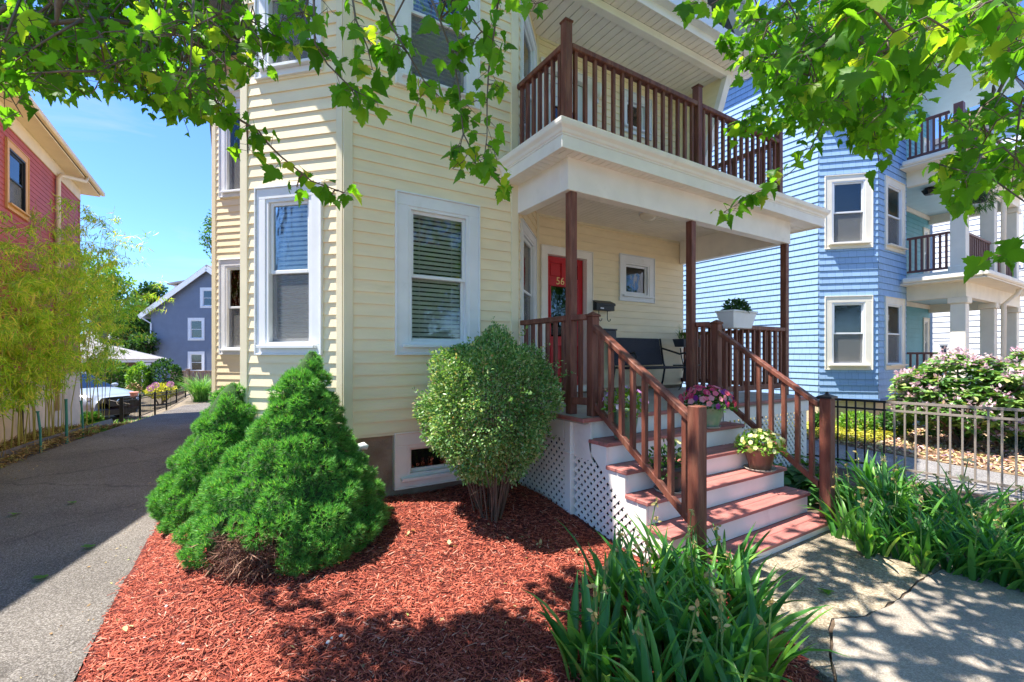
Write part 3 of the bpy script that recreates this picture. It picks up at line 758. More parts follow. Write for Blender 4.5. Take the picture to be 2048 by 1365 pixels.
# stone and concrete slabs of the front walk, with worn gaps between them
rnd = random.Random(4)
def jag(pts, amp=.022, step=.07):
    out = []
    for i in range(len(pts)):
        a, b = Vector(pts[i][:2]), Vector(pts[(i + 1) % len(pts)][:2]); n = max(1, int((b - a).length / step))
        for k in range(n):
            p = a + (b - a) * k / n; out.append((p.x + rnd.uniform(-amp, amp) * (k > 0), p.y + rnd.uniform(-amp, amp) * (k > 0)))
    return out
crack = [(5.12, 1.19), (4.75, 1.235), (4.32, 1.26), (3.95, 1.235), (3.48, 1.27), (3.27, 1.37), (3.06, 1.29), (2.88, 1.22), (2.68, 1.11)]
worn = MB(); worn.prism(jag([(2.66, 1.14)] + [(x, y + .008) for x, y in crack[::-1]] + [(5.35, 1.35), (5.22, 1.75), (5.08, 2.12), (2.86, 2.12)], .012), -.06, .012)
struct(worn.build('worn_walk', M['concr']))
w2 = MB(); w2.prism(jag([(x, y - .008) for x, y in crack] + [(2.62, 1.08), (2.42, .82), (2.3, .45), (2.2, -1.5), (4.62, -1.5), (4.82, .5), (5.02, 1.0)], .008), -.06, .016)
w2.prism(jag([(5.15, 1.17), (5.06, 1.0), (4.85, .5), (4.66, -1.5), (6.6, -1.5), (6.3, .3), (5.7, .85)], .008), -.06, .010)
struct(w2.build('walk', M['conc']))
w3 = MB(); w3.prism(jag([(2.405, .815), (2.285, .45), (2.185, -1.5), (1.3, -1.5), (1.5, .2), (2.1, .64)], .01), -.06, .012)
struct(w3.build('sidewalk', M['conc']))
# mulch bed: mounded sheet
nx, ny = 60, 84
vs, fs = [], []
x0, x1, y0, y1 = -.67, 3.02, -.4, 6.2
for j in range(ny + 1):
    for i in range(nx + 1):
        y = y0 + (y1 - y0) * j / ny
        xl = -.67 + (.10 * sm(4.4, 6.2, y))
        x = xl + (x1 - xl) * i / nx
        vs.append((x, y, hz(x, y)))
for j in range(ny):
    for i in range(nx):
        a = j * (nx + 1) + i; xm, ym = vs[a][0], vs[a][1]
        if xm > 2.2 and ym < .68 + (xm - 2.2) * 1.25: continue
        if xm > 1.9 and ym < .35: continue
        fs.append((a, a + 1, a + nx + 2, a + nx + 1))
M['mulchbase'] = mat('mulch_base', (.11, .021, .014), .9, .5, 30, bump=1.0, bscale=60)
mu = MB(); mu.add(vs, fs); struct(mu.build('mulch_bed', M['mulchbase'], smooth=True))
# shredded bark chips
M['chip'] = islands('bark_chip', [(0, (.11, .019, .013)), (.3, (.28, .054, .031)), (.65, (.44, .102, .056)), (.94, (.54, .16, .098)), (1, (.58, .35, .25))], .75, spec=.25)
def inmulch(x, y):
    if y > 5.33 - x + .0 and y > 4.47: return False
    if y > 4.47: return x > -.6 and x + y < 5.33
    if x < -.66: return False
    if x > 2.82 and y > 2.2: return False
    if y < .72 + (x - 2.2) * 1.25 and x > 2.15: return False
    if y < .3 and x > 1.6: return False
    if y > 1.25 and x > 2.9 - (y - 1.25) * .02: return False
    return True
rng = np.random.default_rng(7)
def chips(N, seed):
    rng = np.random.default_rng(seed)
    # denser near the camera, where a chip covers many pixels
    P = []
    while len(P) < N:
        x, y = rng.uniform(-.70, 2.95), rng.uniform(-.1, 6.0)
        d = x * cs + y * cc
        if d < 1.2: continue
        if rng.random() > min(1, 2.6 / d): continue
        if inmulch(x + rng.normal(0, .012 if rng.random() < .8 else .05), y): P.append((x, y))
    P = np.array(P)
    L = rng.gamma(2.6, .0056, N) + .006; Wd = rng.uniform(.0018, .0062, N); T = rng.uniform(.0015, .004, N)
    az = rng.uniform(0, 2 * np.pi, N); pit = rng.normal(0, .28, N); rol = rng.normal(0, .5, N)
    d = np.stack([np.cos(az) * np.cos(pit), np.sin(az) * np.cos(pit), np.sin(pit)], 1)
    s = np.stack([-np.sin(az), np.cos(az), np.zeros(N)], 1)
    u = np.cross(d, s); s2 = s * np.cos(rol)[:, None] + u * np.sin(rol)[:, None]; u2 = np.cross(d, s2)
    C = np.stack([P[:, 0], P[:, 1], [hz(a, b) for a, b in P] + np.abs(rng.normal(.004, .006, N))], 1)
    V = []
    for a, b, c in ((-1, -.5, 0), (-1, .6, 0), (1, .35, 0), (1, -.7, 0), (-.85, -.3, 1), (-.9, .45, 1), (.8, .3, 1), (.9, -.4, 1)):
        V.append(C + d * (a * L)[:, None] + s2 * (b * Wd)[:, None] + u2 * (c * T)[:, None])
    V = np.stack(V, 1).reshape(-1, 3)
    o = (np.arange(N) * 8)[:, None]
    F = np.concatenate([o + np.array([q]) for q in ((4, 5, 6, 7), (0, 1, 5, 4), (1, 2, 6, 5), (2, 3, 7, 6), (3, 0, 4, 7))])
    return V, F
V, F = chips(70000, 3)
mch = arr_mesh('bark_mulch', V, [F], M['chip']); tag(mch, 'shredded red bark mulch covering the bed before the yellow house', 'mulch', kind='stuff')
# pale pebbles on the mulch
M['pebble'] = mat('pebble', (.62, .58, .52), .8, .1, 10)
def blob(mb, c, r, rnd, n=7, m=5, sq=.7):
    pr = [rnd.uniform(.8, 1.2) for _ in range(n)]
    o = len(mb.v)
    for j in range(m + 1):
        t = math.pi * j / m
        for k in range(n):
            a = 2 * math.pi * k / n; q = r * pr[k]
            mb.v.append((c[0] + q * math.sin(t) * math.cos(a), c[1] + q * math.sin(t) * math.sin(a), c[2] + r * sq * math.cos(t)))
    for j in range(m):
        for k in range(n): mb.f.append((o + j * n + k, o + j * n + (k + 1) % n, o + (j + 1) * n + (k + 1) % n, o + (j + 1) * n + k)[::-1])
rp_ = random.Random(2)
for px, py, r in ((656, 1283, .014), (664, 1276, .012), (682, 1272, .013), (366, 1306, .011), (333, 1240, .011), (290, 1285, .009), (440, 1090, .010)):
    q = on_ground(px, py, .05); z = hz(q.x, q.y)
    b = MB(); blob(b, (0, 0, 0), r, rp_); o = b.build('pebble', M['pebble'], smooth=True); o.location = (q.x, q.y, z + r * .6)
    tag(o, 'small pale stone lying on the shaded red bark mulch', 'pebble', 'pale stones on the mulch')

# ================================================================== PLANTS
def norm(a): return a / np.maximum(1e-9, np.linalg.norm(a, axis=1, keepdims=True))
def scatter(tv, tf, C, T, Nn, size):
    """copies of a small leaf template: tip direction T, upper side Nn"""
    T = norm(T); S = norm(np.cross(T, Nn)); Nn = np.cross(S, T)
    tv = np.asarray(tv, float); size = np.asarray(size)[:, None]
    V = np.stack([C + size * (S * v[0] + T * v[1] + Nn * v[2]) for v in tv], 1).reshape(-1, 3)
    o = (np.arange(len(C)) * len(tv))[:, None]
    out = []
    for c in sorted({len(f) for f in tf}):
        out.append(np.concatenate([o + np.array([f]) for f in tf if len(f) == c]))
    return V, out
def merge(parts):
    Vs, by, off = [], {}, 0
    for V, Fs in parts:
        Vs.append(V)
        for F in Fs: by.setdefault(F.shape[1], []).append(F + off)
        off += len(V)
    return np.concatenate(Vs), [np.concatenate(v) for v in by.values()]
# leaf templates
LEAF4 = ([(0, 0, 0), (-.27, .48, .07), (0, 1, -.06), (.27, .48, .07)], [(0, 3, 2), (0, 2, 1)])
OVAL = ([(0, 0, 0), (-.24, .3, .05), (-.22, .68, .03), (0, 1, -.08), (.22, .68, .03), (.24, .3, .05)], [(0, 5, 4, 3), (0, 3, 2, 1)])
LANCE = ([(0, 0, 0), (-.06, .35, .01), (0, 1, -.15), (.06, .35, .01)], [(0, 3, 2), (0, 2, 1)])
half = [(.04, .0), (.15, -.07), (.27, -.02), (.30, .04), (.42, .03), (.44, .12), (.56, .15), (.50, .22), (.62, .34), (.49, .36), (.47, .43), (.36, .42), (.27, .44), (.31, .54), (.27, .62), (.23, .62), (.20, .74), (.13, .78), (.10, .88), (0, 1.04)]
def maple(c1, c2, c3, sk):
    f = lambda x, y: (x + sk * y * y, y, c1 * abs(x) - c2 * (y - .3) ** 2 - c3 * x * x)
    q = [(sk * .09, .30, 0.0)] + [f(x, y) for x, y in half] + [f(-x * (1 - abs(sk)), y) for x, y in half[-2::-1]]
    return (q, [(0, i, i + 1) for i in range(1, len(q) - 1)] + [(0, len(q) - 1, 1)])
MAPLES = [maple(.16, .20, .18, 0), maple(.45, .45, .1, .10), maple(-.1, .7, .5, -.08), maple(.3, -.15, .9, .05), maple(.7, .25, -.1, -.12)]
hs_ = [half[i] for i in (1, 4, 6, 8, 12, 14, 17, 19)]
mv2 = [(0, .30, 0.0)] + [(x, y, .1 * x - .15 * (y - .3) ** 2) for x, y in hs_] + [(-x, y, .1 * x - .15 * (y - .3) ** 2) for x, y in hs_[-2::-1]]
MAPLE_S = (mv2, [(0, i, i + 1) for i in range(1, len(mv2) - 1)] + [(0, len(mv2) - 1, 1)])
tuft = []; tfc = []
for k in range(7):
    a = 2 * math.pi * k / 7; o = len(tuft); r = .62 if k % 2 else .28
    ex, ez = math.cos(a), math.sin(a)
    tuft += [(ex * .05 - ez * .075, 0, ez * .05 + ex * .075), (ex * .05 + ez * .075, 0, ez * .05 - ex * .075), (ex * r, .8 if k % 2 else 1.05, ez * r)]
    tfc.append((o, o + 1, o + 2))
TUFT = (tuft, tfc)

M['bark'] = mat('bark', (.16, .125, .095), .9, .35, 9, bump=.8, bscale=30, stretch=(1, 1, .25))
M['twig'] = mat('twig', (.13, .085, .055), .8, .3, 20)
M['mapleleaf'] = islands('maple_leaf', [(0, (.05, .16, .016)), (.5, (.085, .25, .022)), (.85, (.14, .33, .03)), (1, (.30, .40, .05))], .45, .62, (2.5, 2.2, .6), spec=.3)
M['spruce'] = islands('spruce_needle', [(.04, (.16, .10, .05)), (.06, (.06, .21, .045)), (.5, (.115, .36, .075)), (.85, (.20, .50, .115)), (1, (.36, .62, .17))], .5, .35, (1.4, 1.5, .5))
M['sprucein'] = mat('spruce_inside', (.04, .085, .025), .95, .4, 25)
M['deadtwig'] = islands('dead_spruce_twig', [(0, (.10, .05, .035)), (.6, (.22, .11, .07)), (1, (.36, .20, .13))], .9)
M['boxleaf'] = islands('shrub_leaf', [(0, (.06, .18, .045)), (.45, (.15, .32, .08)), (.8, (.31, .47, .17)), (.95, (.52, .60, .30)), (1, (.56, .34, .18))], .33, .35, (1.5, 1.4, .6), spec=.5)
M['bamleaf'] = islands('bamboo_leaf', [(0, (.18, .42, .04)), (.4, (.33, .58, .06)), (.75, (.52, .68, .09)), (1, (.75, .68, .18))], .5, .5, (1.5, 1.4, .5))
M['culm'] = mat('bamboo_culm', (.34, .33, .08), .45, .3, 3, stretch=(1, 1, .5))
M['iris'] = islands('iris_blade', [(0, (.035, .14, .03)), (.5, (.08, .26, .05)), (.85, (.16, .38, .065)), (.97, (.28, .46, .09)), (1, (.50, .45, .15))], .36, .35, (1.5, 1.6, .5), spec=.45)
M['spent'] = islands('spent_flower', [(0, (.28, .16, .07)), (.5, (.45, .36, .12)), (1, (.60, .52, .25))], .8, .3, (1.2, 1.1, .8))
M['stalk'] = mat('green_stalk', (.12, .22, .06), .5, .2, 8)
def leafm(name, a, b, c, tr=.35): return islands(name, [(0, a), (.55, b), (1, c)], .5, tr, (1.6, 1.5, .55))
M['leafmid'] = leafm('leaf_mid', (.03, .10, .02), (.06, .18, .03), (.13, .28, .05))
M['leafdark'] = leafm('leaf_dark', (.015, .05, .012), (.03, .10, .02), (.07, .17, .035))
M['leaflime'] = leafm('leaf_lime', (.08, .22, .02), (.17, .36, .04), (.30, .46, .07))
M['leafyellow'] = leafm('leaf_yellow', (.25, .30, .03), (.45, .45, .06), (.60, .55, .12))
M['leafblue'] = leafm('leaf_grey_green', (.08, .14, .09), (.16, .24, .15), (.30, .36, .26))
M['grassy'] = leafm('grass_blade', (.05, .19, .03), (.10, .32, .06), (.28, .50, .16))
M['litter'] = islands('leaf_litter', [(0, (.16, .09, .04)), (.4, (.34, .22, .10)), (.8, (.52, .40, .18)), (1, (.30, .36, .10))], .9)

def bump_field(rng, n, axis_fn, amp, sig):
    """random lobes on a body: returns f(points)->outward offset"""
    Cn = axis_fn(n); A = rng.uniform(.4, 1, n) * amp
    def f(P):
        o = np.zeros(len(P))
        for i in range(0, len(P), 4000):
            d2 = ((P[i:i + 4000, None, :] - Cn[None]) ** 2).sum(2)
            o[i:i + 4000] = (A[None] * np.exp(-d2 / (2 * sig * sig))).max(1)
        return o
    return f
def spruce(name, label, base, r, h, lean, prof, n, seed, dead=None):
    rng = np.random.default_rng(seed)
    root = thing(name, label, 'shrub', base, world=False)
    pz = np.array([p[0] for p in prof]); pr = np.array([p[1] for p in prof])
    def body(t, a, k=1.0):
        rr = np.interp(t, pz, pr) * r * k
        return np.stack([rr * np.cos(a) + lean[0] * t ** 2, rr * np.sin(a) + lean[1] * t ** 2, t * h], 1)
    def pick(k):
        # sample proportional to radius
        t = rng.uniform(.03, 1, k * 3); w = np.interp(t, pz, pr) + .06
        t = t[rng.random(k * 3) < w / w.max()][:k]
        return t, rng.uniform(0, 2 * np.pi, len(t))
    fld = bump_field(rng, int(340 * r / .7), lambda k: body(1 - np.sqrt(rng.random(k)) * .97, rng.uniform(0, 2 * np.pi, k)), .15, .055)
    t, a = pick(n); P = body(t, a)
    out = np.stack([np.cos(a), np.sin(a), np.full(len(a), .35)], 1); out = norm(out)
    b = fld(P); e_ = 1e-2; g_ = np.stack([fld(P + np.eye(3)[i] * e_) - b for i in range(3)], 1) / e_
    P = P + out * (b - .075)[:, None] + rng.normal(0, .008, P.shape)
    keep = np.ones(len(P), bool)
    if dead is not None:
        dd = (np.abs((a - dead[0] + np.pi) % (2 * np.pi) - np.pi) < dead[1]) & (P[:, 2] < dead[2] + .08 * np.sin(a * 7))
        keep = ~dd
    T = out * .8 - g_ * .42 + rng.normal(0, .3, P.shape) + np.array([0, 0, .25])
    keep &= rng.random(len(P)) < .35 + 7 * b
    V, F = scatter(*TUFT, P[keep], T[keep], rng.normal(0, 1, P[keep].shape), rng.uniform(.026, .046, keep.sum()))
    arr_mesh('needles', V, F, M['spruce'], root)
    # solid core, coloured dark for the shaded inside of the spruce
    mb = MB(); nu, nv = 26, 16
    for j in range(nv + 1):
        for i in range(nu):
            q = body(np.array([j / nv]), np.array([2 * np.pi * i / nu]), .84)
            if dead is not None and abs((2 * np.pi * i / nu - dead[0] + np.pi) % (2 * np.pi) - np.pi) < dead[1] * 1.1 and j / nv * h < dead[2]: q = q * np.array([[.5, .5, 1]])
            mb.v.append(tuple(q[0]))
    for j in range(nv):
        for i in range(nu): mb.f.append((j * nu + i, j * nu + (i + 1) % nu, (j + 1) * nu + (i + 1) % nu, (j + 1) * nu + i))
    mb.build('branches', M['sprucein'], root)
    if dead is not None:
        k = 2600; a = rng.normal(dead[0], dead[1] * .55, k); t = rng.uniform(.0, dead[2] / h, k)
        P = body(t, a, 1) * np.array([[1, 1, 1]]); P *= rng.uniform(.6, 1.02, k)[:, None] * np.array([[1, 1, 0]]) + np.array([[0, 0, 1]])
        T = np.stack([np.cos(a), np.sin(a), np.zeros(k)], 1) + rng.normal(0, .8, (k, 3))
        V, F = scatter([(-.03, 0, 0), (.03, 0, 0), (.025, .6, .1), (.0, 1, -.05), (-.025, .6, .1)], [(0, 1, 2, 4), (4, 2, 3)], P, T, rng.normal(0, 1, (k, 3)), rng.uniform(.04, .12, k))
        arr_mesh('dead_twigs', V, F, M['deadtwig'], root)
    tk = MB(); tk.tube([(0, 0, -.1), (0, 0, h * .5)], [.04, .02], 6); tk.build('trunk', M['bark'], root)
    return root
PROF = [(0, .82), (.06, .98), (.14, 1.02), (.34, .80), (.5, .59), (.62, .42), (.74, .29), (.855, .20), (.95, .11), (1, .03)]
spruce('dwarf_spruce', 'tall lumpy dwarf spruce with a brown dead patch at its foot, before the house corner', (.44, 4.10, .12), .70, 1.60, (.14, -.08), PROF, 30000, 1, dead=(-2.15, .36, .36))
PROF2 = [(0, .7), (.08, .95), (.2, 1.0), (.4, .84), (.6, .60), (.78, .42), (.9, .28), (.97, .15), (1, .04)]
spruce('dwarf_spruce', 'smaller round-topped dwarf spruce at the driveway edge, behind the taller one', (-.06, 5.22, .06), .49, 1.36, (.10, .0), PROF2, 20000, 2)

# ---- clipped round shrub
def bush(name, label, base, c, rad, n, seed, lm, leaf=LEAF4, ls=(.018, .032), stems=26, flat=None, cat='shrub', gaps=.35, stemr=.009, up=.3, group=None, droop=0, reach=.85, spreadb=.09, lobes=.22, shoots=0):
    rng = np.random.default_rng(seed)
    root = thing(name, label, cat, base, group=group, world=False)
    c = np.array(c); rad = np.array(rad)
    D = norm(rng.normal(0, 1, (n * 2, 3)))
    lob = bump_field(rng, 60, lambda k: norm(rng.normal(0, 1, (k, 3))), 1.0, .22)
    lv = lob(D)
    shell = 1.02 - lobes + lobes * lv - np.abs(rng.normal(0, .13, len(D))) * (.6 + .6 * (1 - lv))
    keep = rng.random(len(D)) < (1 - gaps) + gaps * lv
    D, shell = D[keep][:n], shell[keep][:n]
    P = c + D * rad * shell[:, None] + rng.normal(0, .01, (len(D), 3))
    if flat is not None:
        P[:, 2] = np.where(P[:, 2] < flat, flat + (rng.random(len(P)) ** 2) * .45, P[:, 2])
    T = D + rng.normal(0, .7, P.shape) + np.array([0, 0, up - droop]); N_ = D * .4 + rng.normal(0, .6, P.shape) + np.array([0, 0, .7])
    V, F = scatter(*leaf, P, T, N_, rng.uniform(ls[0], ls[1], len(P)))
    arr_mesh('foliage', V, F, M[lm], root)
    if shoots:
        mb = MB(); sp = []
        for i in range(shoots):
            d = norm(rng.normal(0, 1, (1, 3)) + np.array([[0, 0, .35]]))[0]; p0 = c + d * rad * .85; e = c + d * rad * rng.uniform(1.0, 1.12) + rng.normal(0, .03, 3)
            sp += [p0 + (e - p0) * t for t in np.linspace(.2, 1, 14)]
        sp = np.array(sp) + rng.normal(0, .012, (len(sp), 3))
        V, F = scatter(*leaf, sp, rng.normal(0, 1, sp.shape) + np.array([0, 0, .5]), rng.normal(0, 1, sp.shape) + np.array([0, 0, .8]), rng.uniform(ls[0], ls[1], len(sp))); arr_mesh('shoot_leaves', V, F, M[lm], root)
    if stems:
        mb = MB()
        for i in range(stems):
            a = rng.uniform(0, 2 * np.pi); q = rng.uniform(.02, spreadb)
            e = c + norm(np.array([[math.cos(a) * rng.uniform(.2, 1), math.sin(a) * rng.uniform(.2, 1), rng.uniform(-.2, .8)]]))[0] * rad * reach
            p0 = np.array([math.cos(a) * q, math.sin(a) * q, -.05]); m = p0 * .55 + e * .45 + np.array([math.cos(a), math.sin(a), 0]) * .06 * -1 + rng.normal(0, .02, 3)
            m2 = p0 * .2 + e * .8 + rng.normal(0, .03, 3)
            mb.tube([p0, m, m2, e], [stemr * 1.3, stemr, stemr * .7, stemr * .3], 5)
            for j in range(2):
                e2 = m2 + rng.normal(0, .16, 3) * rad; mb.tube([m + (m2 - m) * rng.uniform(.2, .9), e2], [stemr * .5, stemr * .2], 4)
        mb.build('stems', M['twig'], root)
    return root
b0 = bush('round_shrub', 'clipped round shrub with tiny leaves and bare twiggy stems beside the lattice', (2.06, 3.70, .16), (0, 0, 1.07), (.73, .67, .80), 36000, 5, 'boxleaf', ls=(.020, .042), stems=44, spreadb=.16, stemr=.0055, flat=.26, gaps=.42, reach=.8, lobes=.30, shoots=26)

# ---- irises
def blade_mesh(blades):
    V, F = [], []
    for base, az, ln, w, lean, curl in blades:
        o = len(V); nseg = 7; p = Vector(base); th = lean
        dx, dy = math.cos(az), math.sin(az); sx, sy = -dy, dx
        for k in range(nseg + 1):
            t = k / nseg; ww = w * (1 - t ** 3) * (.75 + .5 * t * (1 - t) * 2) if k < nseg else .0008
            nrm_ = Vector((-math.cos(th) * dx, -math.cos(th) * dy, math.sin(th)))
            f = ww * .28
            V += [tuple(p + Vector((sx, sy, 0)) * ww / 2 + nrm_ * f), tuple(p), tuple(p - Vector((sx, sy, 0)) * ww / 2 + nrm_ * f)]
            p = p + Vector((math.sin(th) * dx, math.sin(th) * dy, math.cos(th))) * ln / nseg
            th += curl / nseg * (.4 + 1.4 * t)
        for k in range(nseg):
            a = o + k * 3; F += [(a, a + 1, a + 4, a + 3), (a + 1, a + 2, a + 5, a + 4)]
    return V, F
def iris_proto(seed, nfan, h, stalks, loc, label, group, fresh=False):
    r = random.Random(seed)
    root = thing('iris_plant', label, 'iris', loc, group=group, world=False)
    bl = []
    for f in range(nfan):
        fa = r.uniform(0, 6.28); bx, by = r.uniform(-.11, .11), r.uniform(-.11, .11)
        for k in range(r.randint(4, 6)):
            sgn = 1 if k % 2 else -1
            az = fa + (0 if sgn > 0 else math.pi) + r.uniform(-.35, .35)
            bl.append(((bx + .012 * k * math.cos(fa) * sgn, by + .012 * k * math.sin(fa) * sgn, -.02), az, h * r.uniform(.6, 1.1), r.uniform(.040, .064), r.uniform(.10, .55), r.uniform(.25, 1.45) * (1.6 if r.random() < .25 else 1)))
    V, F = blade_mesh(bl)
    me = bpy.data.meshes.new('leaves'); me.from_pydata(V, [], F); finish('leaves', me, M['iris'], root, smooth=True)
    for s in range(stalks):
        mb = MB(); sx, sy = r.uniform(-.1, .1), r.uniform(-.1, .1); lx, ly = r.uniform(-.12, .12), r.uniform(-.12, .12); hh = h * r.uniform(.8, 1.12)
        tip = Vector((sx + lx, sy + ly, hh)); mb.tube([(sx, sy, 0), (sx + lx * .4, sy + ly * .4, hh * .55), tip], [.006, .005, .004], 5)
        pts = [tip] + [Vector((sx + lx * q + r.uniform(-.04, .04), sy + ly * q + r.uniform(-.04, .04), hh * q)) for q in (.8,)]
        for p in pts[1:]: mb.tube([(sx + lx * .6, sy + ly * .6, hh * .66), p], [.004, .003], 4)
        st_ = mb.build('flower_stalk', M['stalk'], root)
        rg = np.random.default_rng(seed * 10 + s); k = 7
        for p in pts:
            C = np.array([p] * k) + rg.normal(0, .006, (k, 3))
            V, F = scatter(*OVAL, C, rg.normal(0, .6, (k, 3)) + np.array([0, 0, .2 if fresh else -.1]), rg.normal(0, 1, (k, 3)), rg.uniform(.02, .045, k) * (1.5 if fresh else 1))
            arr_mesh('open_bloom' if fresh else 'spent_bloom', V, F, M['irisfl'] if fresh else M['spent'], st_)
    return root
M['irisfl'] = islands('iris_petal', [(0, (.55, .45, .15)), (.5, (.75, .66, .35)), (1, (.62, .48, .55))], .6, .4, (1.2, 1.2, 1))
LI = 'sword-leaved iris clump with withered stalks where red mulch meets the walk'
RI = 'sword-leaved iris clump in the bed between porch steps and metal fence'
GLI, GRI = 'iris clumps at the mulch corner', 'iris clumps along the metal fence'
pl = [(1165, 1345), (1200, 1395), (1262, 1330), (1240, 1235), (1290, 1190), (1350, 1170), (1310, 1265), (1385, 1225), (1350, 1340), (1430, 1290), (1470, 1240), (1440, 1175), (1290, 1420), (1400, 1410), (1490, 1420), (1430, 1350), (1330, 1480), (1460, 1500)]
prl = [(1700, 1075), (1735, 1105), (1760, 1065), (1790, 1110), (1812, 1075), (1845, 1135), (1860, 1085), (1885, 1125), (1915, 1085), (1925, 1150), (1960, 1120), (1985, 1165), (2010, 1130), (2040, 1180), (2070, 1140), (2090, 1190), (1690, 1020), (1720, 1035), (1755, 1020), (1790, 1035), (1830, 1045), (1868, 1040), (1900, 1050), (1950, 1075), (2000, 1085), (2040, 1095), (1725, 985), (1770, 985), (1810, 1000)]
protos = [iris_proto(20 + i, 5, .56 + .05 * i, 1, (0, 0, 0), LI, GLI) for i in range(4)]
rI = random.Random(11)
def place_iris(lst, label, group, sc0, zf):
    for i, (px, py) in enumerate(lst):
        q = on_ground(px, py, .02); k = i % 4
        loc = (q.x, q.y, zf(q.x, q.y)); rz = rI.uniform(0, 6.28); sc = sc0 * rI.uniform(.85, 1.15)
        if protos[k] is not None and lst is pl:
            o = protos[k]; src[k] = o; protos[k] = None; o.location = loc; o.rotation_euler = (0, 0, rz); o.scale = (sc,) * 3
        else: o = dup(src[k], loc, rz, label, sc)
        o['label'] = label; o['group'] = group
src = [None] * 4
place_iris(pl, LI, GLI, .88, lambda x, y: max(.015, hz(x, y) if x < 2.8 else .015))
place_iris(prl, RI, GRI, .82, lambda x, y: .0)
q = on_ground(1760, 1050, 0)
iris_proto(77, 3, .74, 1, (q.x, q.y, 0), 'iris clump with a pale yellow and mauve open flower, near the metal fence', None, True)
q = on_ground(1930, 1105, 0)
iris_proto(78, 3, .80, 1, (q.x, q.y, 0), 'iris clump with a lone creamy white bloom, near the metal fence', None, True)
# hostas beside the steps
def hosta(loc, seed, label, group, r0=.22, mt='leafmid'):
    rng = np.random.default_rng(seed); root = thing('hosta', label, 'hosta', loc, group=group, world=False)
    k = 46; a = rng.uniform(0, 6.28, k); rr = np.sqrt(rng.random(k)) * r0
    C = np.stack([np.cos(a) * rr, np.sin(a) * rr, .10 + .22 * (1 - rr / r0) + rng.uniform(-.03, .03, k)], 1)
    T = np.stack([np.cos(a), np.sin(a), rng.uniform(-.5, .3, k)], 1)
    V, F = scatter([(0, 0, 0), (-.34, .25, .08), (-.36, .55, .06), (0, 1, -.2), (.36, .55, .06), (.34, .25, .08), (0, .5, -.02)], [(0, 5, 6), (5, 4, 6), (4, 3, 6), (3, 2, 6), (2, 1, 6), (1, 0, 6)], C, T, np.tile([0, 0, 1.], (k, 1)) + rng.normal(0, .25, (k, 3)), rng.uniform(.12, .2, k))
    arr_mesh('leaves', V, F, M[mt], root, smooth=True)
    mb = MB()
    for i in range(0, k, 3): mb.tube([(0, 0, -.02), tuple(C[i])], [.004, .003], 4)
    mb.build('stems', M['stalk'], root); return root
for i, (px, py) in enumerate(((1590, 985), (1622, 1000), (1575, 950), (1612, 960), (1640, 980), (1660, 1010))):
    q = on_ground(px, py, 0); hosta((max(q.x, 5.28), q.y + .1, 0), 40 + i, 'broad-leaved hosta growing against the far side of the porch steps', 'hostas beside the steps')

# ---- bamboo
def bamboo(loc, seed, h, nc, nl, spread, label, group):
    rng = np.random.default_rng(seed); root = thing('bamboo_clump', label, 'bamboo', loc, group=group, world=False)
    mb = MB(); nodes = []
    for i in range(nc):
        a = rng.uniform(0, 6.28); q = rng.uniform(.02, .28); hh = h * rng.uniform(.75, 1.3)
        l = rng.uniform(.1, spread); pts = []
        for k in range(7):
            t = k / 6; pts.append((math.cos(a) * (q + l * t ** 2.2) + rng.normal(0, .01), math.sin(a) * (q + l * t ** 2.2) + rng.normal(0, .01), hh * t - l * .25 * t ** 3))
        r = rng.uniform(.007, .013); mb.tube(pts, [r * (1 - .75 * k / 6) for k in range(7)], 5)
        for _ in range(16):
            t = rng.uniform(.28, 1.0); k = min(5, int(t * 6)); f = t * 6 - k
            p = np.array(pts[k]) * (1 - f) + np.array(pts[k + 1]) * f
            e = p + np.array([rng.normal(0, .26), rng.normal(0, .26), rng.uniform(-.08, .2)]); mb.tube([p, e], [.004, .0015], 3, False); nodes.append((p, e))
    mb.build('culms', M['culm'], root)
    C = []
    for _ in range(nl):
        p, e = nodes[rng.integers(len(nodes))]; t = rng.uniform(.25, 1.15); C.append(p + (e - p) * t + rng.normal(0, .035, 3))
    C = np.array(C); k = len(C)
    T = rng.normal(0, .8, (k, 3)) + np.array([0, 0, -.55])
    V, F = scatter(*LANCE, C, T, rng.normal(0, .5, (k, 3)) + np.array([0, 0, 1]), rng.uniform(.09, .18, k))
    arr_mesh('leaves', V, F, M['bamleaf'], root); return root
BL, BG = 'yellow-green bamboo clump with thin culms between the red house and the driveway', 'bamboo clumps beside the driveway'
for i, (x, y, h, nc, nl, sp) in enumerate(((-3.12, 7.3, 3.6, 8, 3800, .7), (-3.15, 8.2, 3.4, 7, 3600, .8), (-3.12, 9.1, 3.2, 7, 3600, .8), (-3.12, 9.9, 3.1, 6, 3400, .8), (-3.1, 10.8, 3.2, 6, 3600, .9), (-3.0, 11.8, 3.7, 11, 4400, 1.2), (-2.95, 13.0, 4.1, 7, 4000, 1.2), (-2.85, 14.3, 4.5, 6, 4000, 1.3), (-2.75, 15.6, 4.9, 6, 4000, 1.4), (-3.15, 6.4, 3.7, 7, 3200, .7))):
    bamboo((x, y, .05), 60 + i, h, nc, nl, sp, BL, BG)
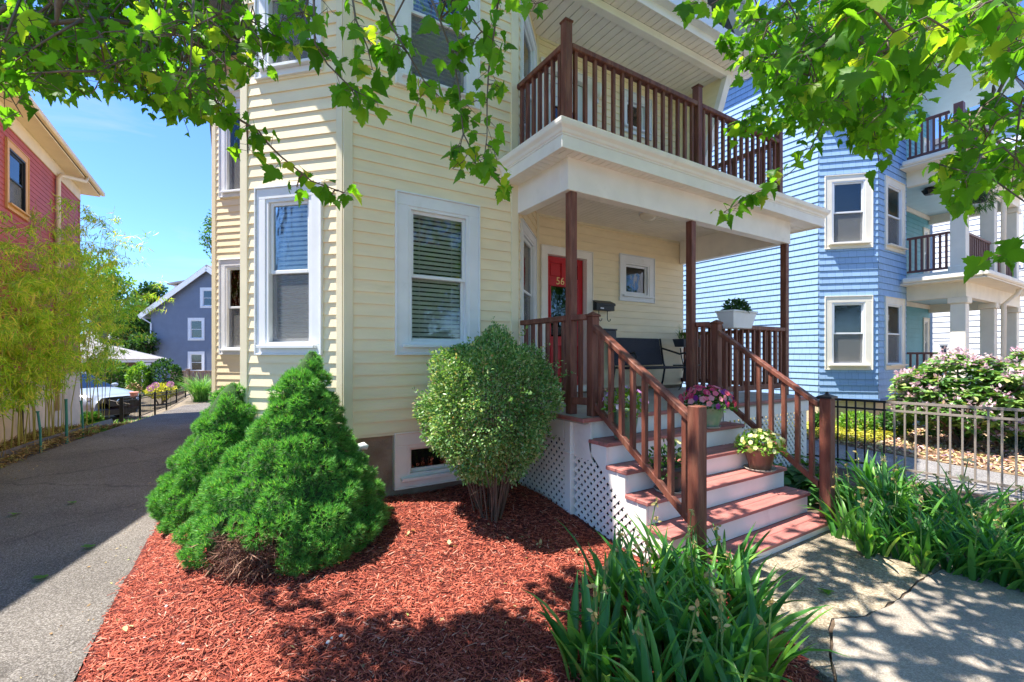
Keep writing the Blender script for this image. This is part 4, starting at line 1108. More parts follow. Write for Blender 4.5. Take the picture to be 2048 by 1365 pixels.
# litter and low growth on the strip under the bamboo
def ground_scatter(name, label, poly_fn, box, n, seed, mt, tpl, ls, flatness=.25, hfn=None, cat='ground cover', zlift=.02, upb=0):
    rng = np.random.default_rng(seed); P = []
    while len(P) < n:
        x, y = rng.uniform(box[0], box[1]), rng.uniform(box[2], box[3])
        if poly_fn(x, y): P.append((x, y))
    P = np.array(P); C = np.stack([P[:, 0], P[:, 1], np.array([(hfn(a, b) if hfn else 0) for a, b in P]) + rng.uniform(.2, 1, n) * zlift], 1)
    T = rng.normal(0, 1, (n, 3)) * np.array([1, 1, flatness]) + np.array([0, 0, upb]); N_ = rng.normal(0, flatness, (n, 3)) + np.array([0, 0, 1])
    V, F = scatter(*tpl, C, T, N_, rng.uniform(ls[0], ls[1], n))
    o = arr_mesh(name, V, F, M[mt]); tag(o, label, cat, kind='stuff'); return o
strip = lambda x, y: -3.4 < x < (-3.02 + .115 * (y - 8) if y < 12.5 else -2.42 + .2 * (y - 12.5) * .5)
ground_scatter('leaf_litter', 'dry bamboo leaf litter behind the black edging strip', strip, (-4, -2, 5, 17), 15000, 8, 'litter', LANCE, (.06, .16), .5, hfn=lambda x, y: gzz(x, y) + .03, zlift=.16)
ground_scatter('strip_grass', 'weedy grass growing on the strip beneath the bamboo', strip, (-4, -2, 12.2, 18), 2600, 9, 'grassy', LANCE, (.08, .2), .5, hfn=lambda x, y: gzz(x, y) + .03, zlift=.05, upb=1.2)

# ================================================================== STREET TREE overhead
TP = Vector((3.7, -2.6, 0))
tree = thing('street_tree', 'street tree whose lobed green leaves hang over the yard before the yellow house', 'tree', TP)
rt = random.Random(21); rgt = np.random.default_rng(21)
limbs = []
wood = MB()
def limb(pts, r0, r1):
    pts = [Vector(p) for p in pts]; out = []
    for i in range(len(pts) - 1):                                  # Catmull-Rom smoothing
        p0, p1, p2, p3 = pts[max(i - 1, 0)], pts[i], pts[i + 1], pts[min(i + 2, len(pts) - 1)]
        for k in range(5):
            t = k / 5
            out.append(.5 * ((2 * p1) + (p2 - p0) * t + (2 * p0 - 5 * p1 + 4 * p2 - p3) * t * t + (3 * p1 - p0 - 3 * p2 + p3) * t ** 3))
    out.append(pts[-1]); n = len(out)
    wood.tube(out, [r0 + (r1 - r0) * k / (n - 1) for k in range(n)], 7)
    limbs.extend((p, r0 + (r1 - r0) * k / (n - 1)) for k, p in enumerate(out))
    return out
tk = MB(); tk.tube([TP + Vector(p) for p in ((0, 0, -.2), (0, 0, .25), (.03, .02, 1.5), (-.02, .05, 3.0), (.05, .1, 4.4))], [.34, .24, .20, .18, .14], 12)
tk.build('trunk', M['bark'], tree, smooth=True)
T0 = TP + Vector((0, .05, 3.0)); T1 = TP + Vector((.03, .1, 4.2))
limb([T0, (2.6, -1.6, 4.3), (1.2, -.4, 4.9), (0, 1.2, 5.0), (-.6, 2.2, 4.7), at(262, -40, 2.40)], .11, .012)
limb([(1.2, -.4, 4.9), (.4, .1, 5.0), (-1.0, 1.0, 4.9), (-1.9, 1.9, 4.4), at(20, -60, 2.4)], .06, .010)
limb([T1, (3.2, -1.0, 5.2), (2.2, .6, 5.4), (1.3, 1.9, 5.0), at(760, -40, 2.24)], .10, .022)
limb([(2.2, .6, 5.4), (1.4, 1.4, 5.2), (.7, 2.1, 4.6), at(625, -40, 2.08)], .05, .014)
limb([T0, (4.0, -1.4, 3.7), (4.1, -.3, 4.0), at(1850, -60, 2.4), at(1760, 20, 3.2), at(1690, 110, 3.6)], .09, .010)
limb([T1, (4.4, -1.2, 5.0), (4.8, .2, 5.2), at(1650, -60, 4.4), at(1560, 30, 4.7)], .08, .010)
limb([(4.1, -.3, 4.0), (4.0, .1, 3.6), at(2000, -30, 2.1), at(2020, 130, 2.4), at(1960, 240, 2.5)], .022, .006)
limb([T1, (3.9, -1.9, 5.8), (3.0, -.6, 6.4), (1.6, 1.0, 6.6), (.4, 2.4, 6.5)], .10, .03)
limb([T1, (4.4, -1.6, 5.8), (4.9, .2, 6.5), (4.7, 1.8, 6.6)], .09, .03)
LC, LT, LN, LS = [], [], [], []
def leaf(p, sz, dirn=None, droop=.75):
    """petiole out of the twig, blade hanging from its end"""
    off = Vector((rt.gauss(0, 1), rt.gauss(0, 1), rt.gauss(-.1, .6))).normalized() * rt.uniform(.03, .075)
    q = Vector(p) + off
    wood.tube([p, q], [.0016, .0012], 3, False)
    t = Vector((rt.gauss(0, .55), rt.gauss(0, .55), -droop)) + off.normalized() * .45 + (dirn * .35 if dirn else Vector())
    n = Vector((rt.gauss(0, .55), rt.gauss(0, .55), 1.0))
    LC.append(q); LT.append(t); LN.append(n); LS.append(sz * rt.choice((.6, .85, 1, 1, 1.12)))
def strand(pts, rad=.006, dens=24, sz=(.085, .135), start=.0, side=0, slen=.25):
    near_ = max(p[0] for p in pts) < 1085 and pts[0][2] < 3.4
    if near_: pts = [(x, y, d * .8) for x, y, d in pts]; sz = (sz[0] * .78, sz[1] * .78)
    P = [Vector(at(*p)) for p in pts]
    a = P[0]; near = min(limbs, key=lambda q: (q[0] - a).length)
    if (near[0] - a).length > .02:
        m = (near[0] + a) / 2 + Vector((0, 0, .06)); wood.tube([near[0], m, a], [min(near[1], rad * .8), rad * .7, rad * .7], 5)
    n = len(P); wood.tube(P, [rad * (1 - .7 * k / max(1, n - 1)) for k in range(n)], 5)
    limbs.extend((p, rad) for p in P)
    L = sum((P[i + 1] - P[i]).length for i in range(n - 1)); acc = 0
    for i in range(n - 1):
        d = P[i + 1] - P[i]; k = max(1, int(d.length * dens))
        for j in range(k):
            t = (j + rt.random()) / k; s = (acc + d.length * t) / L
            if s >= start: leaf(P[i] + d * t, rt.uniform(*sz), d.normalized())
        if side:
            for j in range(max(1, int(d.length * side))):
                q = P[i] + d * rt.random()
                e = q + Vector((rt.gauss(0, .7), rt.gauss(0, .7), rt.gauss(-.35, .4))).normalized() * slen * rt.uniform(.5, 1.2)
                wood.tube([q, (q + e) / 2 + Vector((0, 0, .015)), e], [rad * .6, rad * .45, rad * .25], 4)
                for m in range(int(slen * dens * .9) + 1): leaf(q + (e - q) * rt.uniform(.3, 1.05), rt.uniform(*sz))
        acc += d.length
    for _ in range(3): leaf(P[-1], rt.uniform(*sz), (P[-1] - P[-2]).normalized())
# boughs that can be followed in the photograph
strand([(262, -40, 3.0), (285, 55, 3.0), (330, 110, 3.05), (372, 158, 3.1), (432, 212, 3.1), (500, 252, 3.1), (560, 312, 3.15), (622, 362, 3.2), (688, 386, 3.2)], .011, 24, (.085, .125), .10, 5, .16)
strand([(285, 60, 3.0), (250, 85, 3.05), (200, 103, 3.1), (100, 95, 3.2), (-30, 92, 3.3)], .009, 20, (.09, .135), 0, 7, .28)
strand([(380, -20, 2.6), (400, 70, 2.7), (418, 145, 2.8), (440, 215, 2.85)], .007, 22, (.09, .13), 0, 6, .22)
strand([(-40, 60, 2.2), (20, 10, 2.2), (60, -40, 2.2)], .014, 10, (.1, .14), 0, 4, .3)
strand([(118, -30, 2.0), (116, 20, 2.1), (112, 45, 2.1)], .016, 8, (.1, .14), .3)
strand([(627, -30, 2.5), (630, 87, 2.6), (655, 129, 2.65), (706, 180, 2.7), (755, 205, 2.7)], .006, 20, (.09, .15), .1, 3, .12)
strand([(455, -30, 2.9), (500, 40, 3.0), (545, 70, 3.0), (600, 100, 3.0)], .006, 20, (.09, .14), .2, 4, .14)
strand([(755, -30, 2.8), (782, 51, 2.8), (813, 102, 2.8), (850, 165, 2.85), (885, 200, 2.85)], .007, 32, (.08, .125), 0, 7, .15)
strand([(700, -30, 2.7), (712, 40, 2.7), (735, 95, 2.7), (745, 140, 2.7)], .006, 26, (.085, .12), .1, 4, .12)
strand([(850, -30, 2.7), (880, 40, 2.7), (905, 110, 2.75), (919, 184, 2.75), (926, 266, 2.75), (943, 300, 2.75), (970, 335, 2.8), (1012, 378, 2.8)], .006, 26, (.075, .115), .0, 5, .11)
strand([(1000, -30, 2.6), (989, 58, 2.65), (977, 143, 2.7), (974, 205, 2.7), (974, 273, 2.7), (968, 318, 2.7)], .006, 26, (.075, .12), .0, 4, .11)
strand([(920, -30, 2.6), (935, 20, 2.6), (960, 60, 2.6), (985, 80, 2.6)], .006, 24, (.09, .13), 0, 5, .14)
strand([(1030, -30, 2.5), (1055, -5, 2.5), (1072, 8, 2.5)], .004, 16, (.08, .1))
strand([(940, 300, 2.75), (925, 325, 2.75), (905, 338, 2.75)], .003, 26, (.07, .10))
strand([(1750, 60, 3.2), (1690, 150, 3.2), (1650, 235, 3.2), (1612, 318, 3.2), (1575, 350, 3.2), (1510, 388, 3.2), (1447, 425, 3.2)], .006, 17, (.08, .115), 0, 3, .14)
strand([(1730, 150, 2.9), (1745, 220, 2.9), (1750, 275, 2.9), (1758, 325, 2.9)], .006, 34, (.07, .11), 0, 6, .13)
strand([(1990, 180, 2.4), (1960, 240, 2.4), (1935, 300, 2.4), (1925, 350, 2.4), (1948, 395, 2.4)], .006, 32, (.075, .115), 0, 8, .16)
strand([(2100, 300, 2.3), (2020, 320, 2.3), (1950, 315, 2.3), (1880, 330, 2.3)], .006, 30, (.075, .115), 0, 7, .16)
strand([(2120, 455, 1.9), (2060, 480, 1.9), (2000, 512, 1.9)], .005, 14, (.08, .13), 0, 2, .12)
strand([(1600, 20, 4.6), (1520, 75, 4.6), (1440, 85, 4.6)], .006, 32, (.085, .125), 0, 9, .22)
strand([(1640, 90, 4.6), (1560, 160, 4.6), (1500, 235, 4.6), (1472, 250, 4.6)], .006, 34, (.08, .12), 0, 9, .22)
strand([(1700, 190, 4.2), (1620, 230, 4.2), (1545, 240, 4.2), (1490, 232, 4.2)], .006, 34, (.08, .12), 0, 9, .22)
strand([(1405, -60, 2.2), (1398, -20, 2.2), (1396, 5, 2.2)], .003, 8, (.09, .11))
strand([(1480, -40, 2.4), (1455, -10, 2.4), (1420, 10, 2.4)], .004, 16, (.08, .12), .3, 2, .1)
def inside(x, y, poly):
    c = False; n = len(poly); j = n - 1
    for i in range(n):
        (xi, yi), (xj, yj) = poly[i], poly[j]
        if (yi > y) != (yj > y) and x < (xj - xi) * (y - yi) / (yj - yi) + xi: c = not c
        j = i
    return c
def fill(poly, dr, n, dirpx, ln=(.25, .55), sz=(.06, .095), dens=20, side=5):
    xs = [p[0] for p in poly]; ys = [p[1] for p in poly]; k = 0
    while k < n:
        x, y = rt.uniform(min(xs), max(xs)), rt.uniform(min(ys), max(ys))
        if not inside(x, y, poly): continue
        d = rt.uniform(*dr); a = math.atan2(dirpx[1], dirpx[0]) + rt.gauss(0, .7); L = rt.uniform(*ln) / d * CF
        pts = [(x, y, d)]; ok = True
        for q in (.33, .66, 1.0):
            nx_, ny_ = x + math.cos(a) * L * q, y + math.sin(a) * L * q + 18 * q * q
            if not inside(nx_, ny_, poly): break
            pts.append((nx_, ny_, d + rt.uniform(-.08, .08)))
        if len(pts) < 2: continue
        strand(pts, .005, dens, sz, 0, side, .15); k += 1
LP = [(-60, -60), (470, -60), (505, 90), (490, 180), (425, 240), (390, 205), (330, 225), (250, 165), (215, 185), (110, 178), (60, 165), (0, 195), (-60, 205)]
fill(LP, (2.0, 2.5), 30, (-1, .25), (.2, .45), sz=(.05, .082)); fill(LP, (2.4, 3.0), 88, (-1, .2), (.25, .45), sz=(.045, .07), dens=28)
fill([(470, -60), (640, -60), (620, 20), (560, 120), (500, 130)], (2.6, 3.2), 7, (.5, 1), (.2, .35))
RP = [(1520, -60), (2110, -60), (2110, 130), (1985, 140), (1905, 112), (1868, 150), (1850, 215), (1800, 250), (1700, 270), (1600, 250), (1540, 180), (1490, 90), (1470, 40)]
fill(RP, (2.2, 3.4), 48, (-1, .5)); fill(RP, (3.4, 5.2), 90, (-1, .4), (.35, .7))
fill([(1680, -60), (2110, -60), (2110, 110), (1920, 85), (1860, 140), (1760, 190), (1680, 130)], (1.5, 2.2), 15, (-1, .3), (.2, .4), (.07, .12), 15, 3)
fill([(1700, 130), (1860, 130), (1850, 230), (1780, 290), (1660, 280)], (2.4, 3.6), 14, (-.4, 1), (.2, .4))
fill([(1960, 150), (2110, 130), (2110, 395), (2000, 370), (1900, 335), (1935, 265)], (2.0, 3.0), 16, (-.6, .8), (.2, .4))
# crown above and behind the camera, outside the picture: it shades the walk and the mulch
CC, CT, CN, CSZ = [], [], [], []
def hidden(p):
    q = proj(p)
    return q is None or not (-120 < q[0] < 2170 and q[1] > -60)
def clump(c, rad, n, tries=0):
    c = Vector(c)
    if not hidden(c + Vector((0, 0, -.1))): return
    near = min(limbs, key=lambda q: (q[0] - c).length)
    if hidden(near[0]) and hidden((near[0] + c) / 2): wood.tube([near[0], (near[0] + c) / 2 + Vector((rt.gauss(0, .08), rt.gauss(0, .08), .1)), c], [min(.02, near[1]), .012, .006], 4, False)
    for _ in range(n):
        v = Vector((rt.gauss(0, 1), rt.gauss(0, 1), rt.gauss(0, .5))).normalized() * rad * rt.random() ** .5
        p = c + v
        if hidden(p + Vector((0, 0, -.12))):
            CC.append(p); CT.append(Vector((rt.gauss(0, .6), rt.gauss(0, .6), -.5))); CN.append(Vector((rt.gauss(0, .5), rt.gauss(0, .5), 1))); CSZ.append(rt.uniform(.10, .16))
def shade_at(gx, gy, z, rad, n):
    """a clump whose shade falls at ground point (gx, gy)"""
    k = (z - .1) / math.tan(SUN_EL); c = (gx + SUN_AZ.x * k, gy + SUN_AZ.y * k, z)
    clump(c, rad, n)
shade_pts = []
for (x0, x1, y0, y1, n) in ((2.9, 6.6, .2, 2.0, 30), (.2, 2.6, 1.0, 2.35, 12), (.3, 1.7, 1.4, 2.5, 6), (1.0, 2.4, 1.2, 2.5, 8), (1.7, 3.0, .6, 2.2, 9), (4.8, 7.6, 1.2, 3.0, 9), (3.0, 5.2, 2.0, 3.2, 5)):
    for _ in range(n): shade_pts.append((rt.uniform(x0, x1), rt.uniform(y0, y1)))
for gx, gy in shade_pts: shade_at(gx, gy, rt.uniform(4.6, 6.8), rt.uniform(.22, .48), rt.randint(18, 48))
for _ in range(70): clump((rt.uniform(-2.5, 7.5), rt.uniform(-6, .6), rt.uniform(4.4, 8.5)), rt.uniform(.4, .9), 44)
wood.build('branches', M['bark'], tree, smooth=True)
la, lb_, lc_, ld_ = np.array(LC), np.array(LT), np.array(LN), np.array(LS)
V, F = merge([scatter(*MAPLES[i], la[i::5], lb_[i::5], lc_[i::5], ld_[i::5]) for i in range(5)] + [scatter(*MAPLE_S, np.array(CC), np.array(CT), np.array(CN), np.array(CSZ))])
arr_mesh('crown', V, F, M['mapleleaf'], tree)
print('LEAVES', len(LC), len(CC))

# ================================================================== NEIGHBOURS
M['ctrim'] = mat('trim_ivory', (.84, .77, .64), .5, .05, 4)
M['brown'] = mat('rail_brown', (.17, .075, .065), .5, .15, 4)
M['wallbrown'] = mat('garage_wall', (.16, .12, .09), .85, .2, 4, bump=.4, bscale=30)
M['stone'] = shingle_mat('stone_block', (.58, .48, .32), .42, .2, (.30, .24, .16), .95)
M['fencewood'] = mat('fence_wood', (.32, .22, .16), .8, .25, 3, bump=.3, bscale=30, stretch=(5, 5, .6))
M['teal_stake'] = mat('stake_green', (.03, .20, .19), .5, .15, 8)
M['edging'] = mat('edging_black', (.055, .05, .055), .5, .2, 5, dirt=(.16, .12, .09), dscale=4)

# ---- red house on the left
rh = thing('red_house', 'dark red clapboard house with cream eaves beyond the driveway and bamboo', 'house', (-5.5, 10, 0))
RX_, RY0, RY1 = -3.40, 8.2, 16.55
rz = lambda z: 1.7 + (z - 1.7) * .872
FR = Fr((RX_, RY0), (RX_, RY1), (1, 0)); FRc = Fr((-4.35, 4.9), (RX_, RY0), (1, -.3)); FRb = Fr((-12, RY1), (RX_, RY1), (0, 1))
rw = [(11.74 - RY0, 12.78 - RY0, rz(4.74), rz(6.16))]
window(rh, FR, *rw[0], cas=.12, trim='orange', cover=None, low='screen', frame='black', glass='glass', depth=.03)
siding('wall', FR, .0, RY1 - RY0 - .06, rz(1.27), rz(6.45), .10, M['red'], rh, [hole(*rw[0])], lap=.012)
siding('unseen_chamfer', FRc, .0, FRc.L, rz(1.27), rz(6.45), .10, M['red'], rh, lap=.012)  # unseen wall, follows the eave slant made for the driveway shadow
def rband(name, n0, n1, z0, z1, m, bev=0):
    b = MB(); b.fbox(FR, -.01, FR.L + .02, n0, n1, z0, z1); b.fbox(FRc, 0, FRc.L - .015, n0, n1 - .004, z0, z1 - .002); b.build(name, m, rh, bevel=bev)
rband('stucco_base', -.3, .02, -.6, rz(1.17), M['stucco'])
rband('water_table', -.3, .04, rz(1.172), rz(1.265), M['orange'])
rband('frieze', -.02, .025, rz(6.45), rz(6.78), M['creamt'])
b = MB(); b.fbox(FR, FR.L - .06, FR.L + .02, -.05, .02, rz(1.27), rz(6.45)); b.build('corner_board', M['red'], rh)
ES = [(-3.06, RY1 + .5), (-3.06, 8.1), (-4.1, 4.5), (-12, 4.5), (-12, RY1 + .5)]  # unseen near corner cut back so the eave shadow slants on the driveway
b = MB(); b.prism(ES, rz(6.79), rz(6.83)); b.box(-12, RX_ - .01, RY1 + .021, RY1 + .09, rz(6.4), rz(6.78)); b.build('soffit', M['creamt'], rh)
b = MB(); b.box(-3.06, -2.97, 8.1, RY1 + .59, rz(6.84), rz(6.97)); b.box(-12, -3.06, RY1 + .5, RY1 + .59, rz(6.84), rz(6.97)); b.bar((-4.09, 4.5, rz(6.905)), (-3.03, 8.1, rz(6.905)), .09, rz(6.97) - rz(6.84)); b.build('gutter', M['creamt'], rh, bevel=.02)
z0, z1 = rz(6.9), rz(9.0)
b = MB(); b.v = [(x, y, z0) for x, y in ES] + [(-7.6, RY1 - 3.6, z1), (-7.6, 9, z1)]; b.f = [(0, 5, 6, 1), (1, 6, 2), (2, 6, 3), (3, 6, 5, 4), (4, 5, 0), (0, 1, 2, 3, 4)]; b.build('roof', M['roof'], rh)
siding('back_wall', FRb, 0, FRb.L, rz(1.27), rz(6.45), .10, M['red'], rh)
b = MB(); b.box(-12, RX_ - .3, RY1 - .3, RY1 - .01, -.6, rz(6.7)); b.box(-12, -11.7, 5, RY1 - .31, -.6, rz(6.7)); b.box(-11.6, -4.4, 4.9, 5.2, -.6, rz(6.7)); b.build('inner_walls', M['red'], rh)
K_ = lambda p: (p[0] * .872, p[1] * .872, rz(p[2]))
b = MB(); b.tube([K_(p) for p in ((-3.47, 17.75, 6.86), (-3.5, 17.7, 6.70), (-3.80, 16.75, 6.5), (-3.83, 16.65, 6.36), (-3.83, 16.62, .2))], .045, 8); b.build('downspout', M['creamt'], rh, smooth=True)

# edging strip, stakes, wire fence rail
ed = MB()
ep = [(-3.02, 6.5), (-2.98, 8.5), (-2.90, 9.8), (-2.80, 11.0), (-2.66, 11.95), (-2.50, 13.0), (-2.30, 14.2)]
for i in range(len(ep) - 1):
    a, c = ep[i], ep[i + 1]; h0, h1 = .24 - .012 * i, .24 - .012 * (i + 1)
    ed.hexa([(a[0] - .018, a[1], -.05), (a[0], a[1], -.05), (c[0], c[1], -.05), (c[0] - .018, c[1], -.05)], [(a[0] - .05, a[1], h0), (a[0] - .035, a[1], h0), (c[0] - .035, c[1], h1), (c[0] - .05, c[1], h1)])
tag(ed.build('landscape_edging', M['edging']), 'low black edging strip holding back the leaf litter along the driveway', 'edging')
for px, pyt, pyb, lb in ((77, 824, 907, 'shortest thin green garden stake at the edging, nearest the street'), (129, 800, 888, 'thick green garden stake in the middle of the three at the edging'), (162, 803, 874, 'bent green garden stake at the far end of the black edging')):
    q = on_ground(px, pyb, .0); d = q.x * cs + q.y * cc; zt_ = CH - (pyt - CY0) * d / CF
    k = MB(); lean = {77: -.04, 129: -.01, 162: -.03}[px]
    k.tube([(0, 0, -.1), (lean * .3, 0, zt_ * .6), (lean, 0, zt_)], .018 if px != 129 else .023, 7); k.tube([(lean, 0, zt_ - .01), (lean, 0, zt_ + .012)], .026, 7)
    o = k.build('garden_stake', M['teal_stake']); o.location = (q.x + .03, q.y, 0); tag(o, lb, 'stake')
wf = thing('wire_fence', 'thin wire fence with dark posts among the bamboo by the red house', 'fence', (-3.3, 9, 0))
k = MB(); k.tube([(-3.3, 4, 1.06), (-3.3, 12.2, 1.06)], .016, 6); k.build('top_rail', M['black'], wf)
for y in (5.0, 7.4, 9.8, 12.2):
    k = MB(); k.tube([(-3.3, y, -.1), (-3.3, y, 1.08)], .02, 6); k.build('post', M['black'], wf)

# ---- slate blue gabled house at the end of the yard
gh = thing('slate_house', 'slate blue gabled house with white trimmed windows beyond the backyard', 'house', at(420, 760, 34))
D0 = 34.0
pl_, pr_ = at(302, 700, D0), at(536, 700, D0)
vd = Vector((cs, cc)); FG = Fr((pl_.x, pl_.y), (pr_.x, pr_.y), (-cs, -cc))
LG = FG.L; sc_ = D0 / CF
gz_ = lambda py: CH - (py - CY0) * sc_
gu = lambda px: (px - 302) * sc_
apz, evz = gz_(536), gz_(621)
wins = [(gu(401), gu(440), gz_(616), gz_(576)), (gu(376.5), gu(409), gz_(681), gz_(636.5)), (gu(376.5), gu(409), gz_(746), gz_(704))]
for w_ in wins: window(gh, FG, *w_, cas=.17, cover='half' if w_ is not wins[1] else None, low=None, glass='glassd')
siding('gable_wall', FG, 0, LG, gz_(790), apz, .14, M['bgray'], gh, [hole(*w_) for w_ in wins], lap=.012, top=lambda z: (0, LG) if z < evz else (LG / 2 * (z - evz) / (apz - evz), LG - LG / 2 * (z - evz) / (apz - evz)))
def gp(u, n, z): return FG.p(u, n, z)
k = MB()
sl = (apz - evz) / (LG / 2)
for sg in (-1, 1):
    e = -.55; uu = lambda u: u if sg < 0 else LG - u
    P = [gp(uu(e), .35, evz + sl * e + .02), gp(uu(LG / 2), .35, apz + .02), gp(uu(LG / 2), -12, apz + .02), gp(uu(e), -12, evz + sl * e + .02)]
    k.extrude(P, (0, 0, .16))
k.build('roof', M['roofl'], gh)
k = MB()
for sg in (-1, 1):
    e = -.6; uu = lambda u: u if sg < 0 else LG - u
    k.bar(gp(uu(e), .37, evz + sl * e - .1), gp(uu(LG / 2), .37, apz - .1), .06, .34)
    k.fbox(FG, uu(-.62) - .05, uu(-.62) + .05, -12, .36, evz + sl * e - .16, evz + sl * e)
k.build('rake_trim', M['trim'], gh)
k = MB(); k.fbox(FG, .02, .3, -11.9, -.3, gz_(790), evz - .1); k.fbox(FG, LG - .3, LG - .02, -11.9, -.3, gz_(790), evz - .1); k.fbox(FG, 0, LG, -12, -11.9, gz_(790), evz); k.build('side_wall', M['bgray'], gh)
k = MB(); k.tube([gp(-.5, .3, evz - .55), gp(.08, .1, evz - 1.0), gp(.08, .1, gz_(790))], .06, 6); k.build('downspout', M['trim'], gh)
k = MB(); k.fbox(FG, .7, 4.0, -7, -1.4, evz, gz_(566)); k.build('dormer', M['trim'], gh)
k = MB(); k.extrude([gp(.35, -1.1, gz_(565)), gp(4.1, -1.1, gz_(548)), gp(4.1, -7.3, gz_(548)), gp(.35, -7.3, gz_(565))], (0, 0, .12)); k.build('dormer_roof', M['roofl'], gh)

# ---- garage with hip roof
DG = 24.0; sg_ = DG / CF
g1 = at(328, 717, DG); rd_ = Vector((g1.x, g1.y)).normalized(); g0 = g1 + Vector((-rd_.y, rd_.x, 0)) * 8.0
FGa = Fr((g0.x, g0.y), (g1.x, g1.y), (-rd_.x, -rd_.y)); LA = FGa.L; ez = CH - (717 - CY0) * sg_
ga_ = thing('garage', 'low garage with a pale grey hip roof behind the garden shrubs', 'garage', g0)
k = MB(); k.fbox(FGa, .2, LA - .5, -6, -.4, -1.2, ez - .1); k.build('wall', M['wallbrown'], ga_)
k = MB(); k.fbox(FGa, -.2, LA + .02, -6.4, .02, ez - .2, ez - .04); k.build('fascia', M['trim'], ga_)
rz_ = CH - (672 - CY0) * (DG + 3) / CF
k = MB(); P = [FGa.p(-.3, .1, ez - .03), FGa.p(LA + .12, .1, ez - .03), FGa.p(LA + .12, -6.5, ez - .03), FGa.p(-.3, -6.5, ez - .03)]
T_ = [FGa.p(2.6, -3.19, rz_), FGa.p(LA - 4.3, -3.19, rz_), FGa.p(LA - 4.3, -3.21, rz_), FGa.p(2.6, -3.21, rz_)]
k.hexa(P[::-1], T_[::-1]) if FGa.flip else k.hexa(P, T_); k.build('roof', M['roofl'], ga_)
window(ga_, FGa, LA - .95, LA - .55, -.35, ez - .25, cas=.1, cover='half', low=None)

# ---- distant house whose roofs show through the trees
dh = thing('distant_house', 'grey roofed house half hidden by trees behind the garage', 'house', at(260, 760, 46))
DD = 46.0; d0, d1 = at(150, 700, DD), at(316, 700, DD); FD = Fr((d0.x, d0.y), (d1.x, d1.y), (-cs, -cc)); LD = FD.L
dz = lambda py: CH - (py - CY0) * DD / CF
k = MB(); k.fbox(FD, 0, LD, -6, 0, dz(760), dz(688)); k.build('wall', M['white'], dh)
k = MB(); P = [FD.p(-.4, .5, dz(690)), FD.p(LD + .4, .5, dz(690)), FD.p(LD + .4, -6.5, dz(690)), FD.p(-.4, -6.5, dz(690))]; T_ = [FD.p(.5, -2.9, dz(636)), FD.p(LD - 2.6, -2.9, dz(636)), FD.p(LD - 2.6, -3, dz(636)), FD.p(.5, -3, dz(636))]
k.hexa(P[::-1], T_[::-1]) if FD.flip else k.hexa(P, T_); k.build('roof', M['roofl'], dh)
for u in (LD * .55, LD * .75): window(dh, FD, u, u + .9, dz(726), dz(700), cas=.1, cover=None, low=None)

# ---- board fence at the back
bf = thing('board_fence', 'brown vertical board fence behind the ornamental grass', 'fence', at(395, 790, 23))
f0, f1 = at(340, 745, 23), at(470, 745, 23); FFn = Fr((f0.x, f0.y), (f1.x, f1.y), (-cs, -cc)); fz = CH - (742 - CY0) * 23 / CF
k = MB(); u = 0; i = 0
while u < FFn.L - .1: k.fbox(FFn, u, u + .135, -.02 if i % 2 else -.05, .0 if i % 2 else -.03, -1, fz - .03 + .0); u += .145; i += 1
k.build('board_panel', M['fencewood'], bf)
k = MB(); k.fbox(FFn, 0, FFn.L, -.06, .03, fz - .03, fz + .01); k.build('cap_rail', M['fencewood'], bf)
for px in (376, 455):
    k = MB(); u = (px - 340) * 23 / CF; k.fbox(FFn, u - .07, u + .07, -.08, .05, -1, fz + .06); k.fbox(FFn, u - .1, u + .1, -.11, .08, fz + .06, fz + .1); k.build('post', M['fencewood'], bf)

# ---- low black metal fence of the garden
lf = thing('low_fence', 'low black metal fence with slim pickets around the garden by the driveway', 'fence', at(300, 830, 15))
lp = [(243, 796, 843, 13.2), (280, 791, 838, 14.0), (310, 786, 826, 15.0), (333, 783, 819, 16.0), (353, 780, 810, 17.2), (371, 776, 803, 18.6)]
tops, bots = [], []
for px, yt, yb, d in lp:
    a = at(px, yt, d); c = at(px, yb, d); tops.append(a); bots.append(c)
    k = MB(); w = .05 if px != 243 else .085; k.post(a.x, a.y, w, c.z - .1, a.z + .03); k.build('post', M['black'], lf)
for i in range(len(lp) - 1):
    k = MB()
    for (a, b2, o) in ((tops[i], tops[i + 1], -.02), (tops[i], tops[i + 1], -.10), (bots[i], bots[i + 1], .08)):
        k.bar(a + Vector((0, 0, o)), b2 + Vector((0, 0, o)), .02, .02)
    n_ = 13
    for j in range(1, n_):
        t = j / n_; a = tops[i].lerp(tops[i + 1], t); c = bots[i].lerp(bots[i + 1], t); k.bar(c + Vector((0, 0, .08)), a + Vector((0, 0, -.02)), .012, .012, up=(1, 0, 0))
    k.build('picket_panel', M['black'], lf)

# ---- car nose beside the red house
M['carpaint'] = mat('car_silver_blue', (.30, .36, .44), .22, .04, 3, spec=.8)
M['carglass'] = glass_mat('car_glass', (.08, .10, .12), .15)
M['chrome'] = mat('chrome', (.75, .75, .76), .15, .03, 4, metal=1)
M['lamp'] = mat('headlamp', (.75, .78, .80), .12, .05, 20, spec=.9)
M['tyre'] = mat('tyre', (.02, .02, .02), .8, .2, 10)
cfx = at(236, 0, 14.6); CZ = -.46
car = thing('parked_car', 'silver blue car with a dark slotted grille parked nose out beside the red house', 'car', (cfx.x, cfx.y, CZ))
def sect(y, pts):   # y back from nose; half section (x, z)
    return [(cfx.x + x, cfx.y + y, CZ + z) for x, z in pts] + [(cfx.x - x, cfx.y + y, CZ + z) for x, z in pts[::-1]]
def sec(y, w, zb, zs, zt, wt): return sect(y, [(w * .88, zb), (w, zb + .14), (w * 1.0, zs), (w * .96, zs + (zt - zs) * .35), (wt, zt - .015), (wt * .55, zt)])
